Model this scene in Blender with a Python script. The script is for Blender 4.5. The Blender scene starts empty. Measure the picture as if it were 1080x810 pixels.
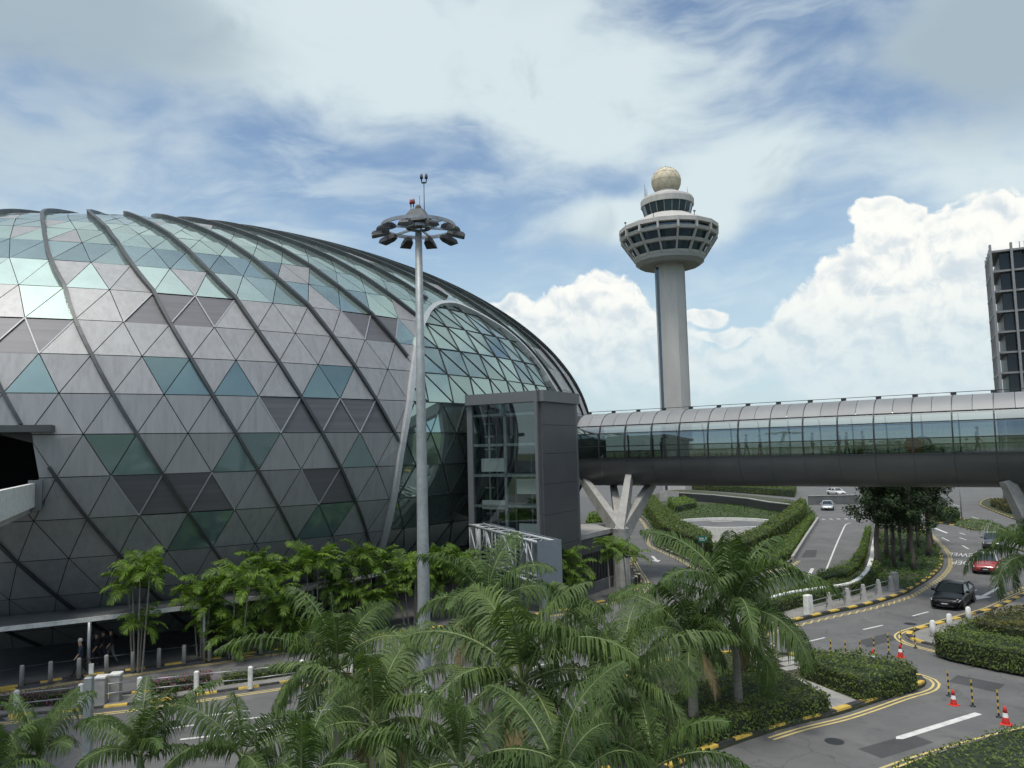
EXPOSURE = 0.52
K = 10.0
SKYTINT = (1.36, 1.4, 1.36)
HAZECOL = (.52 * K, .66 * K, .73 * K)
VEILW = (.66 * K, .76 * K, .78 * K)
VEILG = (.37 * K, .46 * K, .52 * K)
CUMW = (.93 * K, .93 * K, .88 * K)
CUMS = (.58 * K, .66 * K, .72 * K)
SKYSTRENGTH = .076
import bpy, bmesh, math, random
import numpy as np
from mathutils import Vector, Matrix

sc = bpy.context.scene
COL = sc.collection
PI = math.pi
rad = math.radians

# ------------------------------------------------------------------ camera
F = 812.0
PITCH, ROLL, EYE = rad(5.0), rad(1.4), 10.5
_fw = np.array([0, math.cos(PITCH), math.sin(PITCH)])
_up0 = np.array([0, -math.sin(PITCH), math.cos(PITCH)])
_rt0 = np.array([1.0, 0, 0])
_rt = _rt0 * math.cos(ROLL) - _up0 * math.sin(ROLL)
_up = _up0 * math.cos(ROLL) + _rt0 * math.sin(ROLL)
_C = np.array([0, 0, EYE])

def ray(u, v):
    return _fw + (u - 540) / F * _rt + (405 - v) / F * _up

def G(u, v, z=0.0):
    """where the sight line through a photo point meets height z"""
    d = ray(u, v)
    t = (z - EYE) / d[2]
    p = _C + d * t
    return Vector((p[0], p[1], z))

def AT(u, v, Y):
    d = ray(u, v)
    p = _C + d * (Y / d[1])
    return Vector(p)

def project(p):
    d = np.array(p) - _C
    z = d @ _fw
    return (540 + F * (d @ _rt) / z, 405 - F * (d @ _up) / z)

cam_d = bpy.data.cameras.new('camera')
cam = bpy.data.objects.new('camera', cam_d)
COL.objects.link(cam)
M3 = Matrix(((_rt[0], _up[0], -_fw[0]), (_rt[1], _up[1], -_fw[1]), (_rt[2], _up[2], -_fw[2])))
cam.matrix_world = Matrix.Translation((0, 0, EYE)) @ M3.to_4x4()
cam_d.sensor_width = 36
cam_d.lens = F / 1080 * 36
cam_d.clip_start = 0.1
cam_d.clip_end = 6000
sc.camera = cam

# ------------------------------------------------------------------ mesh helper
class MB:
    def __init__(s):
        s.v = []; s.f = []; s.m = []; s.sm = []
    def add(s, vs, fs, mi=0, smooth=False):
        b = len(s.v)
        s.v.extend([tuple(x) for x in vs])
        for f in fs:
            s.f.append([b + i for i in f]); s.m.append(mi); s.sm.append(smooth)
        return b
    def box(s, c, size, rz=0, mi=0, mat=None):
        x, y, z = size[0] / 2, size[1] / 2, size[2] / 2
        vs = [Vector((a * x, b * y, d * z)) for d in (-1, 1) for b in (-1, 1) for a in (-1, 1)]
        if mat is None:
            mat = Matrix.Rotation(rz, 3, 'Z')
        vs = [mat @ v + Vector(c) for v in vs]
        s.add(vs, [(0, 2, 3, 1), (4, 5, 7, 6), (0, 1, 5, 4), (2, 6, 7, 3), (0, 4, 6, 2), (1, 3, 7, 5)], mi)
    def beam(s, a, b, w, h, mi=0, up=(0, 0, 1)):
        """box bar from a to b, w across, h along up"""
        a = Vector(a); b = Vector(b); d = b - a; L = d.length
        if L < 1e-6: return
        x = d / L; u = Vector(up)
        y = u.cross(x)
        if y.length < 1e-4: y = Vector((1, 0, 0)).cross(x)
        y.normalize(); z = x.cross(y)
        m = Matrix((x, y, z)).transposed()
        s.box((a + b) / 2, (L, w, h), mi=mi, mat=m)
    def bbox(s, c, size, rz=0, bev=0.02, mi=0):
        """box with chamfered vertical edges and top"""
        x, y, z = size[0] / 2, size[1] / 2, size[2]
        b = min(bev, x * .45, y * .45, z * .45)
        def ring(ix, zz):
            X, Y = x - ix, y - ix
            return [(-X + b, -Y, zz), (X - b, -Y, zz), (X, -Y + b, zz), (X, Y - b, zz), (X - b, Y, zz), (-X + b, Y, zz), (-X, Y - b, zz), (-X, -Y + b, zz)]
        R = Matrix.Rotation(rz, 3, 'Z')
        vs = [R @ Vector(p) + Vector(c) for p in ring(0, -z / 2) + ring(0, z / 2 - b) + ring(b, z / 2)]
        fs = [tuple(range(7, -1, -1)), tuple(range(16, 24))]
        for k in (0, 8):
            for i in range(8):
                j = (i + 1) % 8
                fs.append((k + i, k + j, k + 8 + j, k + 8 + i))
        s.add(vs, fs, mi)
    def tube(s, pts, r, n=8, mi=0, cap=True, smooth=True):
        pts = [Vector(p) for p in pts]
        rs = r if isinstance(r, (list, tuple)) else [r] * len(pts)
        prev = None; vs = []; fs = []
        for i, p in enumerate(pts):
            if i == 0: t = pts[1] - p
            elif i == len(pts) - 1: t = p - pts[i - 1]
            else: t = pts[i + 1] - pts[i - 1]
            t.normalize()
            if prev is None:
                a = Vector((0, 0, 1)) if abs(t.z) < .9 else Vector((1, 0, 0))
                x = t.cross(a).normalized()
            else:
                x = (prev - t * prev.dot(t)).normalized()
            y = t.cross(x); prev = x
            for k in range(n):
                a = 2 * PI * k / n
                vs.append(p + (x * math.cos(a) + y * math.sin(a)) * rs[i])
        for i in range(len(pts) - 1):
            for k in range(n):
                j = (k + 1) % n
                fs.append((i * n + k, i * n + j, i * n + n + j, i * n + n + k))
        if cap:
            fs.append(tuple(range(n - 1, -1, -1)))
            b = (len(pts) - 1) * n
            fs.append(tuple(range(b, b + n)))
        s.add(vs, fs, mi, smooth)
    def lathe(s, prof, n=24, c=(0, 0, 0), mi=0, smooth=True, ph=0, cap=True):
        c = Vector(c); vs = []; fs = []
        for r, z in prof:
            for k in range(n):
                a = 2 * PI * k / n + ph
                vs.append(c + Vector((r * math.cos(a), r * math.sin(a), z)))
        for i in range(len(prof) - 1):
            for k in range(n):
                j = (k + 1) % n
                fs.append((i * n + k, i * n + j, i * n + n + j, i * n + n + k))
        if cap:
            if prof[0][0] > 1e-3: fs.append(tuple(range(n - 1, -1, -1)))
            if prof[-1][0] > 1e-3:
                b = (len(prof) - 1) * n
                fs.append(tuple(range(b, b + n)))
        s.add(vs, fs, mi, smooth)
    def prism(s, poly, z0, z1, mi=0, mi_top=None, bottom=False):
        """vertical prism on a plan outline (given counter-clockwise or not)"""
        P = [(p[0], p[1]) for p in poly]
        A = sum(P[i][0] * P[(i + 1) % len(P)][1] - P[(i + 1) % len(P)][0] * P[i][1] for i in range(len(P)))
        if A < 0: P = P[::-1]
        n = len(P)
        vs = [(x, y, z0) for x, y in P] + [(x, y, z1) for x, y in P]
        s.add(vs, [(i, (i + 1) % n, n + (i + 1) % n, n + i) for i in range(n)], mi)
        s.add([(x, y, z1) for x, y in P], [tuple(range(n))], mi if mi_top is None else mi_top)
        if bottom: s.add([(x, y, z0) for x, y in P], [tuple(range(n - 1, -1, -1))], mi)
    def build(s, name, mats, parent=None, weld=False):
        me = bpy.data.meshes.new(name)
        off = wloc(parent) if parent else Vector((0, 0, 0))
        vs = [(x - off[0], y - off[1], z - off[2]) for x, y, z in s.v]
        me.from_pydata(vs, [], s.f)
        if not isinstance(mats, (list, tuple)): mats = [mats]
        for m in mats: me.materials.append(m)
        me.polygons.foreach_set('material_index', s.m)
        me.polygons.foreach_set('use_smooth', s.sm)
        me.update()
        o = bpy.data.objects.new(name, me)
        COL.objects.link(o)
        if parent: o.parent = parent
        return o

def wloc(o):
    p = Vector((0, 0, 0))
    while o:
        p = p + o.location; o = o.parent
    return p

def tag(o, label=None, cat=None, group=None, kind=None):
    if label: o['label'] = label
    if cat: o['category'] = cat
    if group: o['group'] = group
    if kind: o['kind'] = kind
    return o

def thing(name, label, cat, loc=(0, 0, 0), group=None, rz=0):
    o = bpy.data.objects.new(name, None)
    COL.objects.link(o)
    o.location = loc; o.rotation_euler = (0, 0, rz); o.empty_display_size = .3
    return tag(o, label, cat, group)

def struct(o):
    o['kind'] = 'structure'; return o

KIDS = {}
def copy_tree(o, parent=None):
    c = o.copy(); COL.objects.link(c)
    if parent: c.parent = parent
    for ch in list(o.children):
        copy_tree(ch, c)
    return c

def ordn(i):
    return ['first', 'second', 'third', 'fourth', 'fifth', 'sixth', 'seventh', 'eighth', 'ninth', 'tenth', 'eleventh', 'twelfth', 'thirteenth', 'fourteenth'][i]

# ------------------------------------------------------------------ polylines
def smooth_line(P, step=.5, closed=False):
    P = [Vector((p[0], p[1])) for p in P]
    n = len(P); out = []
    segs = n if closed else n - 1
    for i in range(segs):
        if closed:
            a, b, c, d = P[(i - 1) % n], P[i], P[(i + 1) % n], P[(i + 2) % n]
        else:
            b, c = P[i], P[i + 1]
            a = P[i - 1] if i > 0 else b * 2 - c
            d = P[i + 2] if i + 2 < n else c * 2 - b
        k = max(2, int((c - b).length / step))
        for j in range(k):
            t = j / k
            out.append(.5 * ((2 * b) + (c - a) * t + (2 * a - 5 * b + 4 * c - d) * t * t + (3 * b - a - 3 * c + d) * t ** 3))
    if not closed: out.append(P[-1])
    return out

def normals2(P, closed=False):
    n = len(P); out = []
    for i in range(n):
        if closed: t = P[(i + 1) % n] - P[i - 1]
        else: t = P[min(i + 1, n - 1)] - P[max(i - 1, 0)]
        t.normalize() if t.length > 1e-9 else None
        out.append(Vector((-t.y, t.x)))
    return out

def offset(P, d, closed=False):
    N = normals2(P, closed)
    return [p + q * d for p, q in zip(P, N)]

def resample(P, step):
    out = [P[0]]; acc = 0
    for a, b in zip(P, P[1:]):
        L = (b - a).length
        while L > 0 and acc + L >= step:
            a = a + (b - a) * ((step - acc) / L); out.append(a.copy())
            L = (b - a).length; acc = 0
        acc += L
    if (P[-1] - out[-1]).length > step * .3: out.append(P[-1])
    return out

def ribbon(mb, P, w, z, mi=0, closed=False):
    L = offset(P, w / 2, closed); R = offset(P, -w / 2, closed)
    n = len(P)
    vs = [(p.x, p.y, z) for p in L] + [(p.x, p.y, z) for p in R]
    fs = [(i, n + i, n + (i + 1) % n, (i + 1) % n) for i in range(n if closed else n - 1)]
    mb.add(vs, fs, mi)

def dashes(mb, P, w, z, on, off, mi=0):
    Q = resample(P, .1); k = 0; per = int((on + off) / .1); ono = int(on / .1)
    while k < len(Q) - 3:
        seg = Q[k:k + ono]
        if len(seg) > 2: ribbon(mb, seg, w, z, mi)
        k += per

def kerb(name, P, side, h=.13, w=.2, seg=.9, closed=False, mats=None):
    """raised kerb stones along P, the stone lying on the given side (+1 left); painted in turns"""
    Q = resample(P + ([P[0]] if closed else []), seg)
    mb = MB()
    N = normals2(Q, False)
    for i in range(len(Q) - 1):
        a, b = Q[i], Q[i + 1]; na, nb = N[i] * side, N[i + 1] * side
        g = .008
        t = (b - a).normalized() * g
        a2, b2 = a + t, b - t
        z0, z1 = -.02, h
        vs = [(a2.x, a2.y, z0), (b2.x, b2.y, z0), (b2.x + nb.x * w, b2.y + nb.y * w, z0), (a2.x + na.x * w, a2.y + na.y * w, z0)]
        c = .025
        top = [(a2.x + na.x * c, a2.y + na.y * c, z1), (b2.x + nb.x * c, b2.y + nb.y * c, z1), (b2.x + nb.x * w, b2.y + nb.y * w, z1), (a2.x + na.x * w, a2.y + na.y * w, z1)]
        fs = [(0, 1, 5, 4), (1, 2, 6, 5), (2, 3, 7, 6), (3, 0, 4, 7), (4, 5, 6, 7)]
        if side < 0: fs = [f[::-1] for f in fs]
        mb.add(vs + top, fs, i % 2)
    o = mb.build(name, mats or [M['kerb_black'], M['kerb_yellow']])
    return struct(o)

def GL(pts, step=.5, closed=False, smooth=True):
    P = [G(*p) for p in pts]
    P = [Vector((p.x, p.y)) for p in P]
    return smooth_line(P, step, closed) if smooth else P
# ------------------------------------------------------------------ materials
M = {}
def nodes(m):
    m.use_nodes = True
    nt = m.node_tree
    return nt, nt.nodes, nt.links

def mat(name, col, rough=.6, metal=0, var=.12, scale=3, bump=0, bscale=40, spec=.5, stretch=None, island=0, coat=0, detail=5, dirt=None, dscale=1.0):
    m = bpy.data.materials.new(name); M[name] = m
    nt, N, L = nodes(m)
    b = N['Principled BSDF']
    b.inputs['Roughness'].default_value = rough
    b.inputs['Metallic'].default_value = metal
    b.inputs['Specular IOR Level'].default_value = spec
    b.inputs['Coat Weight'].default_value = coat
    tc = N.new('ShaderNodeTexCoord')
    mp = N.new('ShaderNodeMapping')
    geo = N.new('ShaderNodeNewGeometry')
    L.new(geo.outputs['Position'], mp.inputs['Vector'])
    if stretch: mp.inputs['Scale'].default_value = stretch
    nz = N.new('ShaderNodeTexNoise'); nz.inputs['Scale'].default_value = scale; nz.inputs['Detail'].default_value = detail
    nz.inputs['Roughness'].default_value = .65
    L.new(mp.outputs[0], nz.inputs['Vector'])
    mr = N.new('ShaderNodeMapRange')
    mr.inputs['From Min'].default_value = .3; mr.inputs['From Max'].default_value = .7
    mr.inputs['To Min'].default_value = 1 - var; mr.inputs['To Max'].default_value = 1 + var
    L.new(nz.outputs['Fac'], mr.inputs['Value'])
    val = mr.outputs[0]
    if island:
        mr2 = N.new('ShaderNodeMapRange')
        mr2.inputs['To Min'].default_value = 1 - island; mr2.inputs['To Max'].default_value = 1 + island
        L.new(geo.outputs['Random Per Island'], mr2.inputs['Value'])
        mu = N.new('ShaderNodeMath'); mu.operation = 'MULTIPLY'
        L.new(val, mu.inputs[0]); L.new(mr2.outputs[0], mu.inputs[1]); val = mu.outputs[0]
    vm = N.new('ShaderNodeVectorMath'); vm.operation = 'SCALE'
    vm.inputs[0].default_value = col
    L.new(val, vm.inputs['Scale'])
    out = vm.outputs[0]
    if dirt:
        n2 = N.new('ShaderNodeTexNoise'); n2.inputs['Scale'].default_value = dscale; n2.inputs['Detail'].default_value = 6
        n2.inputs['Roughness'].default_value = .7
        L.new(mp.outputs[0], n2.inputs['Vector'])
        m3 = N.new('ShaderNodeMapRange'); m3.inputs['From Min'].default_value = .5; m3.inputs['From Max'].default_value = .72
        m3.inputs['To Max'].default_value = .7
        L.new(n2.outputs['Fac'], m3.inputs['Value'])
        mx = N.new('ShaderNodeMix'); mx.data_type = 'RGBA'
        L.new(m3.outputs[0], mx.inputs['Factor']); L.new(out, mx.inputs['A'])
        mx.inputs['B'].default_value = (*dirt, 1); out = mx.outputs['Result']
    L.new(out, b.inputs['Base Color'])
    if bump:
        n3 = N.new('ShaderNodeTexNoise'); n3.inputs['Scale'].default_value = bscale; n3.inputs['Detail'].default_value = 4
        L.new(mp.outputs[0], n3.inputs['Vector'])
        bp = N.new('ShaderNodeBump'); bp.inputs['Strength'].default_value = bump; bp.inputs['Distance'].default_value = .02
        L.new(n3.outputs['Fac'], bp.inputs['Height']); L.new(bp.outputs[0], b.inputs['Normal'])
    return m

def leafmat(name, col, rough=.55, var=.25, hue=.35, trans=.3, tcol=None, spec=.2):
    """leaf: per-leaf tone, a second yellower tone, some light through the blade"""
    m = bpy.data.materials.new(name); M[name] = m
    nt, N, L = nodes(m)
    b = N['Principled BSDF']; b.inputs['Roughness'].default_value = rough; b.inputs['Specular IOR Level'].default_value = spec
    geo = N.new('ShaderNodeNewGeometry')
    ramp = N.new('ShaderNodeValToRGB')
    e = ramp.color_ramp.elements
    d = Vector(col)
    e[0].position = 0; e[0].color = (*(d * (1 - var * 1.2)), 1)
    e[1].position = 1; e[1].color = (d.x * (1 + var) + hue * .05, d.y * (1 + var) + hue * .035, d.z * (1 + var * .4), 1)
    k = e.new(.55); k.color = (*d, 1)
    nz = N.new('ShaderNodeTexNoise'); nz.inputs['Scale'].default_value = .9; nz.inputs['Detail'].default_value = 2
    L.new(geo.outputs['Position'], nz.inputs['Vector'])
    ad = N.new('ShaderNodeMath'); ad.operation = 'MULTIPLY_ADD'
    ad.inputs[1].default_value = .6; 
    mr = N.new('ShaderNodeMapRange'); mr.inputs['From Min'].default_value = .3; mr.inputs['From Max'].default_value = .7
    mr.inputs['To Min'].default_value = 0; mr.inputs['To Max'].default_value = .45
    L.new(nz.outputs['Fac'], mr.inputs['Value'])
    L.new(geo.outputs['Random Per Island'], ad.inputs[0]); L.new(mr.outputs[0], ad.inputs[2])
    L.new(ad.outputs[0], ramp.inputs['Fac'])
    L.new(ramp.outputs['Color'], b.inputs['Base Color'])
    tr = N.new('ShaderNodeBsdfTranslucent')
    mx0 = N.new('ShaderNodeMix'); mx0.data_type = 'RGBA'; mx0.blend_type = 'MULTIPLY'; mx0.inputs['Factor'].default_value = 1
    L.new(ramp.outputs['Color'], mx0.inputs['A']); mx0.inputs['B'].default_value = (1.5, 1.7, .7, 1)
    L.new(mx0.outputs['Result'], tr.inputs['Color'])
    ms = N.new('ShaderNodeMixShader'); ms.inputs[0].default_value = trans
    L.new(b.outputs[0], ms.inputs[1]); L.new(tr.outputs[0], ms.inputs[2])
    L.new(ms.outputs[0], N['Material Output'].inputs['Surface'])
    return m

def glassmat(name, tint, base=.12, rough=.02, refl=(.9, .95, .95)):
    m = bpy.data.materials.new(name); M[name] = m
    nt, N, L = nodes(m)
    N.remove(N['Principled BSDF'])
    t = N.new('ShaderNodeBsdfTransparent'); t.inputs['Color'].default_value = (*tint, 1)
    g = N.new('ShaderNodeBsdfGlossy'); g.inputs['Roughness'].default_value = rough; g.inputs['Color'].default_value = (*refl, 1)
    lw = N.new('ShaderNodeFresnel'); lw.inputs['IOR'].default_value = 1.5
    ad = N.new('ShaderNodeMath'); ad.operation = 'ADD'; ad.inputs[1].default_value = base; ad.use_clamp = True
    L.new(lw.outputs[0], ad.inputs[0])
    ms = N.new('ShaderNodeMixShader')
    L.new(ad.outputs[0], ms.inputs[0]); L.new(t.outputs[0], ms.inputs[1]); L.new(g.outputs[0], ms.inputs[2])
    L.new(ms.outputs[0], N['Material Output'].inputs['Surface'])
    return m

# roads and ground
def asphalt(name, base, patch):
    m = mat(name, base, rough=.85, var=.16, scale=.35, bump=.35, bscale=60, spec=.3, dirt=patch, dscale=.22)
    return m
asphalt('asphalt', (.112, .112, .11), (.16, .158, .15))
def wear(m):
    nt, N, L = nodes(m); b = N['Principled BSDF']; src = b.inputs['Base Color'].links[0].from_socket
    geo = N.new('ShaderNodeNewGeometry')
    vo = N.new('ShaderNodeTexVoronoi'); vo.feature = 'DISTANCE_TO_EDGE'; vo.inputs['Scale'].default_value = .16
    nz = N.new('ShaderNodeTexNoise'); nz.inputs['Scale'].default_value = .7; nz.inputs['Detail'].default_value = 5
    L.new(geo.outputs['Position'], nz.inputs['Vector'])
    mx = N.new('ShaderNodeMix'); mx.data_type = 'VECTOR'; mx.inputs['Factor'].default_value = .35
    sc_ = N.new('ShaderNodeVectorMath'); sc_.operation = 'MULTIPLY_ADD'; sc_.inputs[1].default_value = (3, 3, 3)
    L.new(nz.outputs['Color'], sc_.inputs[0]); L.new(geo.outputs['Position'], sc_.inputs[2]); L.new(sc_.outputs[0], vo.inputs['Vector'])
    mr = N.new('ShaderNodeMapRange'); mr.inputs['From Min'].default_value = .0; mr.inputs['From Max'].default_value = .012; mr.inputs['To Min'].default_value = .72; mr.inputs['To Max'].default_value = 1
    L.new(vo.outputs['Distance'], mr.inputs['Value'])
    n2 = N.new('ShaderNodeTexNoise'); n2.inputs['Scale'].default_value = .9; n2.inputs['Detail'].default_value = 6; n2.inputs['Roughness'].default_value = .7
    L.new(geo.outputs['Position'], n2.inputs['Vector'])
    m2 = N.new('ShaderNodeMapRange'); m2.inputs['From Min'].default_value = .56; m2.inputs['From Max'].default_value = .7; m2.inputs['To Min'].default_value = 1; m2.inputs['To Max'].default_value = .74
    L.new(n2.outputs['Fac'], m2.inputs['Value'])
    mu = N.new('ShaderNodeMath'); mu.operation = 'MULTIPLY'; L.new(mr.outputs[0], mu.inputs[0]); L.new(m2.outputs[0], mu.inputs[1])
    vs_ = N.new('ShaderNodeVectorMath'); vs_.operation = 'SCALE'; L.new(src, vs_.inputs[0]); L.new(mu.outputs[0], vs_.inputs['Scale'])
    L.new(vs_.outputs[0], b.inputs['Base Color'])
wear(M['asphalt'])
asphalt('asphalt_dark', (.055, .057, .058), (.075, .075, .075))
mat('soil', (.04, .045, .022), .95, var=.35, scale=.6, bump=.5, bscale=8, dirt=(.045, .075, .02), dscale=.8)
mat('far_ground', (.055, .075, .03), .95, var=.35, scale=.05, dirt=(.09, .085, .05), dscale=.02)
mat('paving', (.2, .195, .18), .85, var=.2, scale=1.2, bump=.2, bscale=30, dirt=(.12, .115, .1), dscale=.5)
mat('dark_paving', (.085, .085, .085), .85, var=.2, scale=1.2, dirt=(.06, .06, .058), dscale=.5)
mat('concrete', (.3, .295, .275), .8, var=.18, scale=1.5, bump=.15, bscale=20, dirt=(.17, .165, .15), dscale=.9)
mat('concrete_dark', (.11, .112, .112), .8, var=.2, scale=.8, dirt=(.06, .062, .06), dscale=.5)
mat('white_paint', (.62, .62, .58), .6, var=.14, scale=6, dirt=(.3, .29, .26), dscale=2.2)
mat('road_white', (.55, .55, .52), .7, var=.12, scale=5, dirt=(.2, .2, .19), dscale=2.5)
mat('road_yellow', (.55, .44, .17), .7, var=.15, scale=5, dirt=(.18, .16, .1), dscale=2.5)
mat('kerb_black', (.028, .028, .028), .7, var=.3, scale=5, dirt=(.1, .09, .07), dscale=2)
mat('kerb_yellow', (.55, .38, .07), .7, var=.2, scale=5, dirt=(.16, .13, .07), dscale=2.2)
mat('kerb_plain', (.25, .24, .2), .8, var=.2, scale=4, dirt=(.12, .1, .08), dscale=2)
# dome
mat('panel_light', (.265, .27, .27), .48, metal=.3, var=.1, scale=1.6, stretch=(1.6, 1.6, .1), island=.045, dirt=(.2, .198, .198), dscale=2.2)
mat('panel_dark', (.115, .115, .122), .5, metal=.3, var=.16, scale=1.0, stretch=(.15, .15, 5), island=.1)
mat('panel_edge', (.3, .3, .31), .5, metal=.3, var=.05)
mat('shell_dark', (.035, .037, .04), .6, metal=.3, var=.1)
mat('rib_metal', (.07, .075, .077), .42, metal=.6, var=.15, scale=.8)
mat('roof_glass', (.37, .47, .43), .09, metal=.75, var=.08, scale=.6, island=.12)
mat('window_glass', (.19, .27, .265), .05, metal=.55, var=.08, scale=.5, island=.25)
mat('entrance_glass', (.36, .45, .415), .045, metal=.85, var=.06, scale=.5, island=.16)
mat('frame_light', (.42, .43, .43), .45, metal=.3, var=.1)
mat('canopy_top', (.2, .21, .215), .35, metal=.5, var=.35, scale=1.2, stretch=(1, 1, 1), dirt=(.06, .065, .065), dscale=.9)
mat('grey_cladding', (.085, .088, .092), .45, metal=.3, var=.08, scale=.6)
mat('grey_cladding_pale', (.14, .145, .148), .45, metal=.3, var=.08, scale=.6)
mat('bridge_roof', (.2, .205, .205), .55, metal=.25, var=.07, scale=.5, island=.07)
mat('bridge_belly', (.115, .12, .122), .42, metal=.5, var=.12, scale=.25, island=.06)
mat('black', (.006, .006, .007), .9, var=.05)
mat('dark_metal', (.04, .042, .044), .45, metal=.5, var=.1)
mat('steel', (.3, .31, .32), .42, metal=.7, var=.15, scale=3, dirt=(.16, .14, .12), dscale=1.5)
mat('galvanised', (.31, .33, .33), .55, metal=.4, var=.18, scale=2.5, dirt=(.2, .22, .22), dscale=1.5)
mat('sign_back', (.2, .225, .25), .45, metal=.5, var=.08)
mat('interior', (.1, .1, .095), .9, var=.2, scale=2)
mat('interior_white', (.5, .5, .48), .7, var=.05)
mat('bridge_floor', (.22, .2, .17), .6, var=.1)
# tower
mat('radome_seam', (.4, .36, .28), .7)
mat('tower_concrete', (.39, .38, .355), .8, var=.1, scale=.35, stretch=(1, 1, .2), dirt=(.3, .29, .265), dscale=.3)
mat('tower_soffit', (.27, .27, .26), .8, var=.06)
mat('tower_glass', (.07, .1, .13), .08, metal=.6, var=.1, island=.3)
mat('radome_white', (.5, .44, .32), .7, var=.06, scale=.7)
mat('fin_metal', (.22, .22, .22), .5, metal=.3, var=.1)
mat('hotel_glass', (.02, .025, .03), .12, metal=.4, var=.2, island=.5)
# small
mat('cone_red', (.55, .035, .025), .55, var=.1)
mat('reflective_white', (.7, .7, .68), .4, var=.05)
mat('black_plastic', (.015, .015, .016), .45, var=.1)
mat('post_yellow', (.55, .38, .05), .5, var=.1)
mat('car_black', (.004, .0045, .0055), .28, var=.05, coat=.06, spec=.22)
mat('car_red', (.3, .025, .02), .22, var=.05, coat=.8)
mat('car_silver', (.42, .43, .44), .25, metal=.6, var=.05, coat=.6)
mat('car_white', (.6, .6, .6), .25, var=.03, coat=.6)
mat('car_dark_grey', (.03, .032, .035), .22, var=.05, coat=.8)
mat('car_glass', (.02, .028, .03), .03, metal=.15, var=.02, spec=.9)
mat('headlight', (.75, .78, .8), .08, metal=.6, var=.02)
mat('tail_red', (.16, .015, .012), .2, var=.02)
mat('tyre', (.012, .012, .012), .85, var=.1)
mat('rim', (.35, .35, .36), .25, metal=.9, var=.05)
mat('plate_black', (.02, .02, .02), .4, var=.02)
mat('sign_green', (.01, .14, .1), .4, var=.05)
mat('bark', (.1, .085, .07), .9, var=.3, scale=6, bump=.6, bscale=25, stretch=(1, 1, .3))
mat('palm_bark', (.2, .185, .155), .85, var=.25, scale=3, stretch=(.5, .5, 6), bump=.3, bscale=10)
mat('crownshaft', (.11, .17, .06), .5, var=.2, scale=3)
mat('rachis', (.15, .19, .07), .5, var=.2)
mat('skin', (.42, .24, .16), .6, var=.05)
mat('hair', (.02, .016, .014), .6, var=.1)
mat('hair_grey', (.4, .38, .35), .6, var=.1)
mat('cloth_black', (.012, .012, .014), .85, var=.1)
mat('cloth_navy', (.02, .028, .05), .85, var=.1)
mat('cloth_grey', (.14, .14, .15), .85, var=.1)
mat('cloth_white', (.55, .55, .53), .85, var=.05)
mat('cloth_khaki', (.24, .2, .13), .85, var=.1)
mat('shoe', (.03, .03, .03), .6, var=.1)
leafmat('palm_leaf', (.06, .1, .031), trans=.22, hue=.28, var=.3)
leafmat('palm_leaf_pale', (.08, .122, .04), trans=.22, hue=.3, var=.3)
leafmat('palm_dead', (.24, .19, .1), trans=.1, hue=.3, rough=.8)
leafmat('clump_leaf', (.085, .15, .024), trans=.28, hue=.6, var=.55)
leafmat('hedge_leaf', (.085, .12, .028), trans=.2, hue=.3, var=.4)
leafmat('hedge_leaf_pale', (.095, .15, .03), trans=.25, hue=.5, var=.3)
leafmat('hedge_leaf_olive', (.085, .085, .025), trans=.2, hue=.5, var=.35)
leafmat('tree_leaf', (.032, .055, .026), trans=.18, hue=.18, var=.45)
leafmat('ground_leaf', (.05, .1, .022), trans=.2, hue=.3, var=.4)
leafmat('flower_pink', (.27, .09, .17), trans=.2, hue=.4, var=.4)
leafmat('flower_white', (.5, .42, .44), trans=.2, hue=.1, var=.2)
mat('hedge_core', (.018, .028, .012), .95, var=.4, scale=4)
glassmat('bridge_glass', (.44, .49, .46), base=.22, refl=(.72, .79, .77))
glassmat('lift_glass', (.55, .62, .62), base=.1, refl=(.85, .95, .95))
glassmat('car_clear', (.4, .45, .45), base=.15)
# ------------------------------------------------------------------ sky, sun, world
SUN_EL, SUN_AZ = rad(69), rad(-152)      # azimuth from +Y towards +X
w = bpy.data.worlds.new('World'); sc.world = w; w.use_nodes = True
nt = w.node_tree; N = nt.nodes; L = nt.links
N.clear()
out = N.new('ShaderNodeOutputWorld')
sky = N.new('ShaderNodeTexSky'); sky.sky_type = 'NISHITA'; sky.sun_disc = False
sky.sun_elevation = SUN_EL; sky.sun_rotation = SUN_AZ
sky.altitude = 20; sky.air_density = 1.0; sky.dust_density = 1.2; sky.ozone_density = 1.6
SKY = 1.0
tc = N.new('ShaderNodeTexCoord')

def mth(op, a, b=None, c=None, clamp=False):
    n = N.new('ShaderNodeMath'); n.operation = op; n.use_clamp = clamp
    for i, x in enumerate((a, b, c)):
        if x is None: continue
        if isinstance(x, (int, float)): n.inputs[i].default_value = x
        else: L.new(x, n.inputs[i])
    return n.outputs[0]
def vec(x, y, z=0.0):
    n = N.new('ShaderNodeCombineXYZ')
    for i, k in enumerate((x, y, z)):
        if isinstance(k, (int, float)): n.inputs[i].default_value = k
        else: L.new(k, n.inputs[i])
    return n.outputs[0]
def vmath(op, a, b):
    n = N.new('ShaderNodeVectorMath'); n.operation = op
    for i, x in enumerate((a, b)):
        if isinstance(x, (tuple, list)): n.inputs[i].default_value = x
        elif isinstance(x, (int, float)): n.inputs['Scale'].default_value = x
        else: L.new(x, n.inputs['Scale'] if (op == 'SCALE' and i == 1) else n.inputs[i])
    return n.outputs['Value'] if op in ('LENGTH', 'DOT_PRODUCT') else n.outputs[0]
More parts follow.
